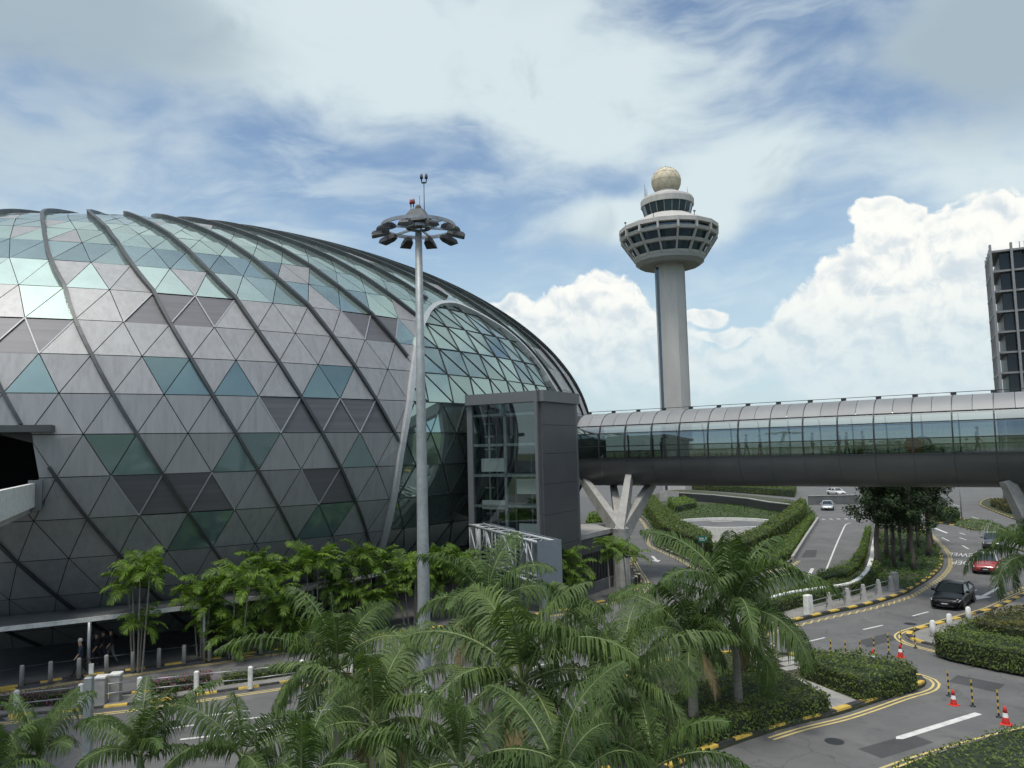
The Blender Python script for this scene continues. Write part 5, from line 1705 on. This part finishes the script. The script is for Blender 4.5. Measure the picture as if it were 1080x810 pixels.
# ------------------------------------------------------------------ palms and trees
def frond(leaf, stem, base, az_, el0, L_, droop, npair, ll, lw, hang, rg, twist_=0, stiff=0, fill=1.0):
    n = 12; pts = [Vector(base)]; T = []
    for i in range(n + 1):
        t = i / n
        e = el0 - droop * t ** 1.25
        d = Vector((math.cos(e) * math.cos(az_), math.cos(e) * math.sin(az_), math.sin(e)))
        T.append(d)
        if i < n: pts.append(pts[-1] + d * L_ / n)
    stem.tube([p for p in pts], [max(.006, .03 * (1 - i / n) * (L_ / 2.6)) for i in range(n + 1)], 4, cap=False)
    def at(t):
        x = t * n; i = min(int(x), n - 1); f = x - i
        return pts[i].lerp(pts[i + 1], f), T[i].lerp(T[i + 1], f).normalized()
    tw_ = rg.uniform(-.7, .7) + twist_
    for k in range(npair):
        t = .14 + .86 * (k + .5) / npair
        p, d = at(t)
        s = d.cross(Vector((0, 0, 1)))
        if s.length < 1e-3: s = Vector((-math.sin(az_), math.cos(az_), 0))
        s.normalize(); u_ = s.cross(d)
        s, u_ = s * math.cos(tw_) + u_ * math.sin(tw_), u_ * math.cos(tw_) - s * math.sin(tw_)
        prof = (math.sin(PI * min(1, (t - .08) / .92 * .86 + .12))) ** .6
        for sg_ in (-1, 1):
            if rg.random() > fill: continue
            l = ll * prof * rg.uniform(.72, 1.18) * (rg.uniform(.4, .8) if rg.random() < .06 else 1)
            fwd = .35 + .75 * t ** 2 + rg.uniform(-.22, .22)
            d1 = (s * sg_ * .9 + d * fwd + u_ * (.42 + rg.uniform(-.15, .15)) - Vector((0, 0, hang * .25))).normalized()
            d2 = (d1 + Vector((0, 0, -hang * rg.uniform(.75, 1.25)))).normalized()
            d3 = (d2 + Vector((0, 0, -hang * rg.uniform(.9, 1.5)))).normalized()
            wv = d * lw * .5
            a = p + s * sg_ * .012
            b = a + d1 * l * .36; c = b + d2 * l * .34; e_ = c + d3 * l * .34
            # a little fold gives the blade a side that catches light
            if stiff:
                leaf.add([a - wv * .5, a + wv * .5, b + wv * 1.15, b - wv * 1.15, c + wv * 1.25 + d1 * l * .05, c - wv * .8, e_ - wv * .2 * 1], [(0, 1, 2, 3), (3, 2, 4, 5), (5, 4, 6)])
            else:
                leaf.add([a - wv * .6, a + wv * .6, b + wv, b - wv, c + wv * .75, c - wv * .75, e_], [(0, 1, 2, 3), (3, 2, 4, 5), (5, 4, 6)])

def palm(label, u, v, Y, L_=2.6, nf=15, seed=0, leafm='palm_leaf', el=(1.4, -.45), droop=1.75, hang=1.35, dead=1, name='palm_tree', npair=80, lean=0, g=None, spear=True, az0=None, trunk_r=.12):
    rg = random.Random(seed); nf += 3
    cr = AT(u, v, Y)
    base = Vector((cr.x + lean, cr.y + rg.uniform(-.2, .2), .1))
    t = thing(name, label, 'palm', base, g)
    mb = MB(); n = 10; pts = []
    for i in range(n + 1):
        q = i / n; p = base.lerp(cr, q); p = p + Vector((math.sin(q * PI) * -.1 * lean, 0, 0)); pts.append(p)
    L1 = .32
    tp = [p for p in pts[:-2]]; kk = cr - base
    mb.tube(tp + [cr - kk.normalized() * .75], [trunk_r * (1.35 - .45 * i / (len(tp))) for i in range(len(tp) + 1)], 10, cap=False)
    mb.build('trunk', M['palm_bark'], t)
    mb = MB(); kd = kk.normalized()
    mb.tube([cr - kd * .85, cr - kd * .6, cr - kd * .25, cr + kd * .05], [trunk_r * .8, trunk_r * 1.0, trunk_r * .75, trunk_r * .4], 10)
    mb.build('crownshaft', M['crownshaft'], t)
    lf, st = MB(), MB(); dl = MB()
    a0 = rg.uniform(0, 6.28) if az0 is None else az0
    for k in range(nf):
        q = k / max(1, nf - 1)
        e = el[0] + (el[1] - el[0]) * q ** .9 + rg.uniform(-.12, .12)
        a = a0 + k * 2.39996 + rg.uniform(-.2, .2)
        LL = 1.18 * L_ * (.85 + .3 * math.sin(PI * min(1, q + .25))) * rg.uniform(.9, 1.1)
        dr = droop * (.75 + .5 * q) * rg.uniform(.85, 1.15)
        isdead = dead and (k == nf - 1 or (k == nf - 2 and seed % 3 == 0))
        frond(dl if isdead else lf, st, cr + kd * rg.uniform(-.15, .05), a, e if not isdead else -.75, LL * (.75 if isdead else 1), dr if not isdead else .7, npair, .9 * L_ / 2.6 * rg.uniform(.9, 1.1), .047 * (L_ / 2.6), hang * (.8 + .5 * q) * rg.uniform(.6, 1.25), rg, fill=rg.uniform(.88, 1.0))
    if spear:
        frond(lf, st, cr, a0, 1.5, L_ * .8, .15, 30, .25, .03, .1, rg)
    lf.build('fronds', M[leafm], t); st.build('frond_stalks', M['rachis'], t)
    if dl.v: dl.build('dead_frond', M['palm_dead'], t)
    return t

palm('palm at the bottom left corner with fronds cut by the edge', -4, 812, 15.5, 1.1, 6, 1)
palm('palm with upswept narrow fronds left of the square sign post', 40, 800, 17.0, 1.3, 6, 18, el=(1.5, .75), droop=1.2, dead=0)
palm('palm with upswept fronds right of the square sign post, below the concrete cabinets', 148, 800, 17.0, 1.5, 6, 2, el=(1.5, .7), droop=1.25, dead=0)
palm('palm with a long frond lying over the road lines, left of centre', 255, 798, 17.5, 1.75, 7, 3, el=(1.25, -.1))
palm('palm with one tall upright feather frond left of the mast', 356, 703, 25.0, 2.9, 10, 4, az0=2.6)
palm('palm with broad drooping fronds left of the mast, at the bottom', 394, 762, 19.0, 2.35, 10, 5, leafm='palm_leaf_pale')
palm('palm whose long fronds cross in front of the mast foot', 408, 752, 21.0, 1.8, 6, 6, el=(1.45, .5), leafm='palm_leaf_pale')
palm('palm rising in front of the sign gantry', 514, 645, 28.0, 2.7, 12, 7, el=(1.5, -.3))
palm('large palm in the bottom centre with arching fronds', 550, 716, 19.0, 2.6, 13, 8, el=(1.5, -.35), leafm='palm_leaf_pale')
palm('palm at the bottom centre below the large arching one', 486, 806, 15.0, 1.9, 9, 9)
palm('palm with a dense skirt of fronds right of centre at the bottom', 655, 725, 18.5, 2.35, 13, 10, el=(1.5, -.35), leafm='palm_leaf_pale')
palm('slim palm with feathery fronds in front of the road by the column', 624, 682, 26.0, 2.3, 7, 11, el=(1.45, .4))
palm('palm left of the flower bush with dark shaded trunk', 728, 674, 29.0, 2.6, 10, 12, trunk_r=.15)
palm('tall palm by the garden steps with a tan dead frond', 774, 645, 30.5, 3.5, 15, 13, el=(1.52, -.3), trunk_r=.13)
palm('palm at the right edge leaning over the red car', 1088, 583, 44.0, 3.3, 12, 14, lean=-.9)
palm('palm at the bottom edge under the large centre palms', 590, 818, 14.5, 1.8, 8, 15)
palm('palm at the bottom edge left of the clipped hedge', 690, 812, 16.0, 1.85, 8, 16)
palm('palm at the bottom edge below the one with drooping fronds', 318, 828, 14.0, 1.45, 7, 17)

# clumping palms with broad bright leaflets along the forecourt
def clump(label, stems, seed, L_=1.55, leafm='clump_leaf', nf=9, g='clumping palms along the forecourt'):
    rg = random.Random(seed)
    P = [(AT(u, v, Y)) for u, v, Y in stems]
    b = Vector((sum(p.x for p in P) / len(P), sum(p.y for p in P) / len(P), .1))
    t = thing('clumping_palm', label, 'palm', b, g)
    lf, st = MB(), MB()
    for cr in P:
        foot = b + (Vector((cr.x, cr.y, .1)) - b) * .45
        mb = MB()
        mb.tube([foot.lerp(cr, q / 6) for q in range(7)], [.05 - .003 * q for q in range(7)], 8, cap=False)
        mb.build('stem', M['palm_bark'], t)
        a0 = rg.uniform(0, 6)
        for k in range(nf):
            q = k / (nf - 1)
            frond(lf, st, cr, a0 + k * 2.39996 + rg.uniform(-.25, .25), 1.25 - 1.25 * q + rg.uniform(-.15, .15), L_ * rg.uniform(.8, 1.15), 1.4, 17, .56 * L_ / 1.55, .075 * L_ / 1.55, .5, rg, stiff=1)
    lf.build('fronds', M[leafm], t); st.build('frond_stalks', M['rachis'], t)
    return t
clump('tall dark clumping palm in front of the canopy near the left', [(148, 597, 39.0), (140, 622, 39.4), (158, 606, 38.6), (150, 660, 39.2), (135, 612, 40)], 31, 1.5)
clump('bright clumping palm left of the white canopy edge gap', [(247, 608, 41), (236, 622, 41.5), (262, 622, 40.6), (250, 655, 41.2), (243, 672, 41)], 32)
clump('bright clumping palm with pale tips between two darker ones', [(293, 622, 43), (280, 605, 43.5), (300, 640, 42.6), (272, 596, 44)], 33)
clump('clumping palm whose crown reaches the white canopy strip', [(323, 592, 45), (336, 600, 45.5), (312, 604, 44.6), (345, 590, 46)], 34)
clump('clumping palm just left of the mast with upright young leaves', [(381, 588, 47), (392, 604, 47), (372, 600, 46.4), (400, 592, 48)], 35)
clump('clumping palm directly behind the mast', [(425, 602, 48), (438, 612, 48), (416, 616, 47.4), (440, 598, 49), (455, 606, 49)], 36)
clump('bright clumping palm between the mast and the sign gantry', [(487, 590, 50), (480, 602, 50), (498, 598, 49.4), (474, 588, 51)], 37)
clump('dark clumping palm between the bright left clump and the dome', [(212, 622, 41.5), (204, 634, 42), (221, 640, 41), (213, 655, 41.5)], 42, nf=8)
clump('low clumping palm under the canopy strip, second bright group', [(300, 655, 43), (288, 664, 43.4), (312, 648, 43.6), (318, 668, 42.8)], 43)
clump('low clumping palm between mast and upright young leaves', [(366, 628, 46), (354, 618, 46.4), (380, 634, 46), (405, 632, 46.5)], 44)
clump('clumping palm right of the mast before the dark entrance glass', [(460, 590, 50.5), (452, 600, 50), (468, 604, 50), (462, 618, 49.5)], 45)
clump('clumping palm at the foot of the lift tower wall', [(597, 588, 53), (608, 600, 53), (590, 604, 52.6), (601, 618, 52.4)], 38)
clump('thin young palm in front of the slatted screen', [(640, 577, 54), (648, 584, 54.3)], 39, 1.35)
clump('young palm in front of the concrete column', [(657, 580, 55), (668, 588, 55.4)], 40, 1.4)

# slender tree group under the bridge
def tree(label, base, h, seed, r=.16, spread=1.5, dens=1.0):
    rg = random.Random(seed)
    t = thing('slender_tree', label, 'tree', base, 'slender trees on the tree island')
    mb = MB(); lf = MB()
    top = base + Vector((rg.uniform(-.5, .5), rg.uniform(-.5, .5), h))
    n = 8
    wig = [Vector((rg.uniform(-.12, .12), rg.uniform(-.12, .12), 0)) for _ in range(n + 1)]
    pts = [base.lerp(top, i / n) + (wig[i] if i else Vector()) for i in range(n + 1)]
    mb.tube(pts, [r * (1.15 - .8 * i / n) for i in range(n + 1)], 8)
    cl = []
    for k in range(15):
        q = .34 + .66 * k / 14; p = base.lerp(top, q); a = k * 2.4 + rg.uniform(-.4, .4); l = spread * (1.15 - .7 * (q - .42)) * rg.uniform(.6, 1.1)
        e = p + Vector((math.cos(a) * l, math.sin(a) * l, l * rg.uniform(.2, .9)))
        mb.tube([p, p.lerp(e, .5) + Vector((0, 0, .08)), e], [.05, .035, .015], 5, cap=False)
        cl += [e, p.lerp(e, .6)]
    cl.append(top)
    for c in cl:
        R_ = rg.uniform(.6, 1.0)
        for _ in range(int(190 * dens)):
            d = Vector((rg.gauss(0, 1), rg.gauss(0, 1), rg.gauss(0, 1)))
            if d.length < 1e-3: continue
            d = d.normalized() * R_ * rg.random() ** .45
            d.z *= .75
            leafquad(lf, c + d, d.normalized() + Vector((0, 0, .6)), .26, rg)
    mb.build('trunk', M['bark'], t); lf.build('crown', M['tree_leaf'], t)
TR = [(926.5, 600, 9.5, .22), (944, 599, 9, .15), (957, 584, 9.5, .17), (963, 602.5, 9, .16), (979, 588, 9.5, .2), (982, 574, 9, .2), (935, 588, 9.5, .18), (951, 592, 9, .14), (969, 578, 9.3, .15), (941, 575, 9, .15)]
TL_ = ['slender tree nearest the ramp parapet with the thickest trunk', 'slender tree second from the left at the front of the group', 'slender tree in the middle of the group, set back', 'slender tree at the front right of the group', 'slender tree at the right of the group by the kerb bend', 'rearmost slender tree at the right of the group', 'slender tree behind the leftmost trunk', 'thin tree between the two middle trunks', 'thin tree set back right of the middle', 'rearmost slender tree at the left of the group']
for k, ((u, v, h, r), lb) in enumerate(zip(TR, TL_)): tree(lb, G(u, v, .12), h, 50 + k, r, 1.55)
# ground cover under the trees
gc = MB(); rg = random.Random(77)
PTl = [tuple(p) for p in PT] + [tuple(p) for p in reversed(PP)]
fwpoly = [tuple(p) for p in fwp] + [tuple(p) for p in reversed(fwr)]
x0, x1 = min(p[0] for p in PTl), max(p[0] for p in PTl); y0, y1 = min(p[1] for p in PTl), min(90, max(p[1] for p in PTl))
for _ in range(60000):
    x, y = rg.uniform(x0, x1), rg.uniform(y0, y1)
    if inpoly(x, y, PTl) and not inpoly(x, y, fwpoly): leafquad(gc, Vector((x, y, .2 + .08 * hnoise(x, y, 1.5) + rg.random() * .12)), Vector((0, 0, 1)), .26, rg)
tag(gc.build('ground_cover', M['ground_leaf']), 'low green ground cover under the slender trees', 'ground cover', kind='stuff')
gc = MB()
for _ in range(9000):
    x, y = rg.uniform(-30, 5), rg.uniform(8, 24)
    leafquad(gc, Vector((x, y, .25 + rg.random() * .35)), Vector((0, 0, 1)), .2, rg)
PVl = [tuple(p) for p in PV]
x0, x1 = min(p[0] for p in PVl), max(p[0] for p in PVl); y0, y1 = min(p[1] for p in PVl), max(p[1] for p in PVl)
for _ in range(30000):
    x, y = rg.uniform(x0, x1), rg.uniform(y0, min(y1, 140))
    if inpoly(x, y, PVl) and (Vector((x, y)) - rp.xy).length > RR + .2: leafquad(gc, Vector((x, y, .18 + rg.random() * .15)), Vector((0, 0, 1)), .3, rg)
PMl = [tuple(p) for p in offset(PM, .3, True)]
x0, x1 = min(p[0] for p in PMl), max(p[0] for p in PMl); y0, y1 = min(p[1] for p in PMl), max(p[1] for p in PMl)
for _ in range(9000):
    x, y = rg.uniform(x0, x1), rg.uniform(y0, y1)
    if inpoly(x, y, PMl) and x < G(822, 712).x: leafquad(gc, Vector((x, y, .16 + rg.random() * .2)), Vector((0, 0, 1)), .16, rg)
tag(gc.build('bed_plants', M['ground_leaf']), 'low green plants covering the beds below the palms and hedges', 'ground cover', kind='stuff')
# distant wood beyond the airport roads, seen through the bridge glass
fw_ = MB(); rg = random.Random(88)
for k in range(170):
    x = -60 + k * 2.0 + rg.uniform(-2, 2); y = 255 + rg.uniform(-12, 20); h = rg.uniform(5.5, 9.5)
    for _ in range(60):
        d = Vector((rg.gauss(0, 1.9), rg.gauss(0, 1.9), rg.gauss(0, h * .24)))
        leafquad(fw_, Vector((x, y, h * .55)) + d, Vector((0, -.4, .8)), 1.5, rg)
tag(fw_.build('distant_wood', M['tree_leaf']), 'far belt of dark trees beyond the airport roads', 'wood', kind='stuff')
# ------------------------------------------------------------------ cars
def car(label, loc, heading, paint, roofpaint=None, seed=0):
    """sedan; local +X is the nose. built from lofted sections"""
    t = thing('car', label, 'car', loc)
    L_ = 4.6
    def place(mb):
        c, s = math.cos(heading), math.sin(heading)
        mb.v = [(loc[0] + c * x - s * y, loc[1] + s * x + c * y, loc[2] + z) for x, y, z in mb.v]
        return mb
    # stations: x, half width, sill z, belt/hood z
    ST = [(2.3, .62, .34, .52), (2.22, .74, .24, .64), (2.05, .83, .2, .72), (1.75, .88, .2, .78), (1.2, .9, .2, .87), (.72, .905, .2, .93), (.2, .91, .2, .95), (-.4, .91, .2, .96), (-1.0, .91, .2, .98), (-1.5, .9, .2, 1.0), (-1.9, .87, .22, 1.0), (-2.15, .82, .27, .97), (-2.27, .72, .36, .86)]
    mb = MB(); rings = []
    for x, w_, zs, zb in ST:
        h = zb - zs
        half = [(0, zs), (w_ * .8, zs), (w_ * .97, zs + .08), (w_, zs + h * .45), (w_ * .985, zs + h * .72), (w_ * .93, zb - .035), (w_ * .8, zb), (w_ * .4, zb + .025), (0, zb + .035)]
        rings.append([(x, y, z) for y, z in half] + [(x, -y, z) for y, z in half[-2:0:-1]])
    n = len(rings[0]); vs = [p for r in rings for p in r]; fs = []
    for i in range(len(rings) - 1):
        for k in range(n):
            fs.append((i * n + k, i * n + (k + 1) % n, (i + 1) * n + (k + 1) % n, (i + 1) * n + k))
    fs += [tuple(range(n - 1, -1, -1)), tuple((len(rings) - 1) * n + k for k in range(n))]
    mb.add(vs, fs, smooth=True)
    body = place(mb).build('body', M[paint], t)
    # cabin
    mb = MB(); gl_ = MB()
    CB = [(1.0, .76, .93), (.28, .64, 1.36), (-.1, .62, 1.42), (-.9, .62, 1.41), (-1.25, .64, 1.34), (-1.95, .74, 1.0)]
    vs = []
    low = []
    for x, w_, z in CB:
        vs += [(x, -w_, z), (x, -w_ * .55, z + .03), (x, w_ * .55, z + .03), (x, w_, z)]
    fs = []
    for i in range(5):
        if i in (0, 4): continue
        for k in range(3): fs.append((4 * i + k, 4 * i + k + 1, 4 * i + 5 + k, 4 * i + 4 + k))
    mb.add(vs, fs, smooth=True)
    for sgn in (-1, 1):       # pillars
        for (a, b) in (((1.02, .79, .92), (.28, .645, 1.37)), ((-.35, .86, .96), (-.38, .63, 1.41)), ((-1.25, .65, 1.345), (-2.0, .77, .99))):
            mb.beam((a[0], sgn * a[1], a[2]), (b[0], sgn * b[1], b[2]), .1, .07)
        mb.beam((.28, sgn * .645, 1.37), (-1.25, sgn * .645, 1.36), .06, .05)
    place(mb).build('roof', M[roofpaint or paint], t)
    def gq(p, nm='window'):
        g = MB(); g.add(p, [tuple(range(len(p)))]); return place(g).build(nm, M['car_glass'], t)
    gq([(1.0, -.76, .93), (1.0, .76, .93), (.29, .63, 1.36), (.29, -.63, 1.36)], 'windscreen')
    gq([(-1.26, -.63, 1.345), (-1.26, .63, 1.345), (-1.95, .74, 1.0), (-1.95, -.74, 1.0)], 'rear_window')
    for sgn in (-1, 1):
        gq([(.95, sgn * .85, .94), (.27, sgn * .66, 1.34), (-.36, sgn * .655, 1.385), (-.36, sgn * .87, .955)][::sgn], 'side_window')
        gq([(-.4, sgn * .87, .955), (-.4, sgn * .655, 1.385), (-1.22, sgn * .66, 1.33), (-1.75, sgn * .84, .985)][::sgn], 'side_window')
        g = MB(); g.bbox((.72, sgn * .99, 1.0), (.14, .2, .14), bev=.03); place(g).build('mirror', M[paint], t)
        g = MB(); g.add([(2.16, sgn * .44, .6), (2.24, sgn * .44, .53), (2.16, sgn * .78, .55), (1.95, sgn * .845, .64), (2.02, sgn * .72, .7)], [(0, 1, 2, 3, 4)] if sgn > 0 else [(4, 3, 2, 1, 0)])
        g.v = [(x + .05, y, z + .02) for x, y, z in g.v]; place(g).build('headlight', M['headlight'], t)
        g = MB(); g.bbox((-2.2, sgn * .64, .82), (.12, .36, .14), bev=.03); place(g).build('tail_light', M['tail_red'], t)
        for x in (1.4, -1.38):
            g = MB(); prof = [(.2, -.11), (.3, -.115), (.325, -.08), (.325, .08), (.3, .115), (.2, .11)]
            n_ = 20; vs = []; fs = []
            for r_, y_ in prof:
                for k in range(n_): vs.append((x + r_ * math.cos(2 * PI * k / n_), sgn * .82 + y_, .325 + r_ * math.sin(2 * PI * k / n_)))
            for i in range(len(prof) - 1):
                for k in range(n_): fs.append((i * n_ + k, i * n_ + (k + 1) % n_, (i + 1) * n_ + (k + 1) % n_, (i + 1) * n_ + k))
            g.add(vs, fs, smooth=False); wh = place(g).build('wheel', M['tyre'], t)
            g = MB()
            for k in range(5):
                a = k * 2 * PI / 5; g.beam((x, sgn * .925, .325), (x + .2 * math.cos(a), sgn * .925, .325 + .2 * math.sin(a)), .06, .02, up=(0, 1, 0))
            n_ = 20; ri = [(x + r_ * math.cos(2 * PI * k / n_), sgn * .93, .325 + r_ * math.sin(2 * PI * k / n_)) for r_ in (.215, .18) for k in range(n_)]
            g.add(ri, [(k, (k + 1) % n_, n_ + (k + 1) % n_, n_ + k) for k in range(n_)]); place(g).build('rim', M['rim'], wh)
    g = MB(); g.bbox((2.29, 0, .5), (.06, .62, .15), bev=.02); g.bbox((2.27, 0, .3), (.06, 1.0, .14), bev=.02); place(g).build('grille', M['black_plastic'], t)
    g = MB(); g.box((2.335, 0, .42), (.012, .46, .1)); place(g).build('number_plate', M['plate_black'], t)
    g = MB(); g.box((2.345, 0, .42), (.004, .34, .045)); place(g).build('plate_lettering', M['reflective_white'], t)
    return t
def heading(a, b):
    p, q = G(*a), G(*b); return math.atan2((q - p).y, (q - p).x)
car('glossy black saloon car driving towards the junction with its headlights showing', G(1006, 637.5), heading((1019, 625), (996, 641)) , 'car_black')
car('red car with a pale roof following the black car', G(1041, 602), heading((1044, 590), (1039, 608)), 'car_red', 'car_silver')
car('small silver car on the ramp road under the bridge', G(873, 537.5), heading((875, 533), (871.5, 546)), 'car_silver')
car('tiny white car passing behind the grey barrier wall', G(882, 522), heading((878, 521.5), (890, 522.5)), 'car_white')
car('dark car half hidden by the palm at the right edge', G(1049, 577), heading((1052, 568), (1046, 582)), 'car_dark_grey')

# ------------------------------------------------------------------ people
def person(label, loc, face, top, legs, hair='hair', stride=.35, h=1.7, seed=0, scale=1.0):
    rg = random.Random(seed)
    t = thing('person', label, 'person', loc)
    s = h / 1.72
    ph = rg.choice((-1, 1)) * stride
    J = {'pel': (0, 0, .93), 'wst': (0, 0, 1.08), 'chs': (.01, 0, 1.3), 'nek': (.02, 0, 1.46), 'hd1': (.04, 0, 1.54), 'hd2': (.05, 0, 1.64), 'hd3': (.045, 0, 1.7)}
    R = {'pel': .15, 'wst': .125, 'chs': .15, 'nek': .055, 'hd1': .08, 'hd2': .095, 'hd3': .06}
    E = [('pel', 'wst'), ('wst', 'chs'), ('chs', 'nek'), ('nek', 'hd1'), ('hd1', 'hd2'), ('hd2', 'hd3')]
    for sg_, f in ((1, ph), (-1, -ph)):
        k = 'l' if sg_ > 0 else 'r'
        J.update({k + 'hip': (0, .09 * sg_, .88), k + 'kne': (f * .5 + .03, .1 * sg_, .49), k + 'ank': (f * .95 - (.05 if f < 0 else 0), .1 * sg_, .09), k + 'toe': (f * .95 + .16, .11 * sg_, .04)})
        R.update({k + 'hip': .095, k + 'kne': .065, k + 'ank': .048, k + 'toe': .04})
        E += [('pel', k + 'hip'), (k + 'hip', k + 'kne'), (k + 'kne', k + 'ank'), (k + 'ank', k + 'toe')]
        J.update({k + 'sho': (0, .18 * sg_, 1.4), k + 'elb': (-f * .3 - .02, .23 * sg_, 1.13), k + 'wri': (-f * .55 + .08, .22 * sg_, .9), k + 'han': (-f * .6 + .12, .22 * sg_, .81)})
        R.update({k + 'sho': .065, k + 'elb': .046, k + 'wri': .034, k + 'han': .04})
        E += [('chs', k + 'sho'), (k + 'sho', k + 'elb'), (k + 'elb', k + 'wri'), (k + 'wri', k + 'han')]
    names = list(J); me = bpy.data.meshes.new('body')
    me.from_pydata([Vector(J[n]) * s for n in names], [(names.index(a), names.index(b)) for a, b in E], [])
    o = bpy.data.objects.new('body', me); COL.objects.link(o)
    md = o.modifiers.new('skin', 'SKIN')
    for i, n in enumerate(names):
        me.skin_vertices[0].data[i].radius = (R[n] * s, R[n] * s * (1.0 if n not in ('chs', 'wst', 'pel') else .85))
        me.skin_vertices[0].data[i].use_root = (n == 'pel')
    o.modifiers.new('sub', 'SUBSURF').levels = 1
    dg = bpy.context.evaluated_depsgraph_get()
    m2 = bpy.data.meshes.new_from_object(o.evaluated_get(dg))
    bpy.data.objects.remove(o); bpy.data.meshes.remove(me)
    m2.name = 'body'; m2.materials.clear()
    for k in (top, legs, 'skin', 'shoe'): m2.materials.append(M[k])
    for p in m2.polygons:
        c = p.center / s
        p.use_smooth = True
        p.material_index = 2 if c.z > 1.45 else (3 if c.z < .1 else (2 if abs(c.y) > .15 and c.z < 1.08 and abs(c.y) > .17 and c.z > .7 else (0 if c.z > .95 else 1)))
    b = bpy.data.objects.new('body', m2); COL.objects.link(b); b.parent = t
    mb = MB()
    mb.lathe([(.098, 1.63), (.105, 1.68), (.085, 1.74), (.04, 1.765)], 12, (.025, 0, 0))
    mb.v = [(x * s, y * s, z * s) for x, y, z in mb.v]
    par = t; me2 = bpy.data.meshes.new('hair'); me2.from_pydata(mb.v, [], mb.f); me2.materials.append(M[hair]); ho = bpy.data.objects.new('hair', me2); COL.objects.link(ho); ho.parent = t
    t.rotation_euler = (0, 0, face)
    return t
cdir = heading((0, 700), (200, 670))
person('grey haired man in dark clothes walking beside the canopy post', G(84.5, 713, .12), cdir + PI, 'cloth_navy', 'cloth_black', 'hair_grey', .3, 1.75, 1)
person('person in black walking right of the canopy post, left of three', G(102, 703, .12), cdir + PI + .2, 'cloth_black', 'cloth_black', 'hair', .3, 1.68, 2)
person('person in black shorts in the middle of the group by the canopy post', G(109, 701, .12), cdir + PI - .2, 'cloth_black', 'cloth_navy', 'hair', .2, 1.7, 3)
person('person in a black shirt with bare arms, right of the group under the canopy', G(117, 700, .12), cdir + PI, 'cloth_black', 'cloth_grey', 'hair', .25, 1.74, 4)
bang = math.atan2(bd.y, bd.x)
PB_ = [(698, -.6, 'cloth_navy', 'standing person at the left end of the skybridge, seen through glass'), (779, -.9, 'cloth_black', 'left of a pair walking in the skybridge'), (787, -.3, 'cloth_grey', 'right of a pair walking in the skybridge'), (802, -1.0, 'cloth_black', 'person with a wide stride just right of the walking pair in the skybridge'),
       (857, -.2, 'cloth_grey', 'lone person near the middle of the skybridge'), (885, -.9, 'cloth_black', 'dark clothed walker left of another in the skybridge'), (893, -.2, 'cloth_navy', 'dark clothed walker right of another in the skybridge'), (910, .3, 'cloth_white', 'pale dressed person left of the round notice in the skybridge'), (1031, -.9, 'cloth_navy', 'person in navy near the right edge of the skybridge')]
for k, (u, off, cl, lab) in enumerate(PB_):
    s = min((abs(project(bx(q * .05, off, 10.4))[0] - u), q * .05) for q in range(0, 800))[1]
    person(lab, bx(s, off, 9.58), bang + (PI if k % 2 else 0), cl, ['cloth_black', 'cloth_navy', 'cloth_khaki'][k % 3], 'hair', .17 if k not in (0, 4) else .05, 1.68 + .03 * (k % 3), 10 + k)
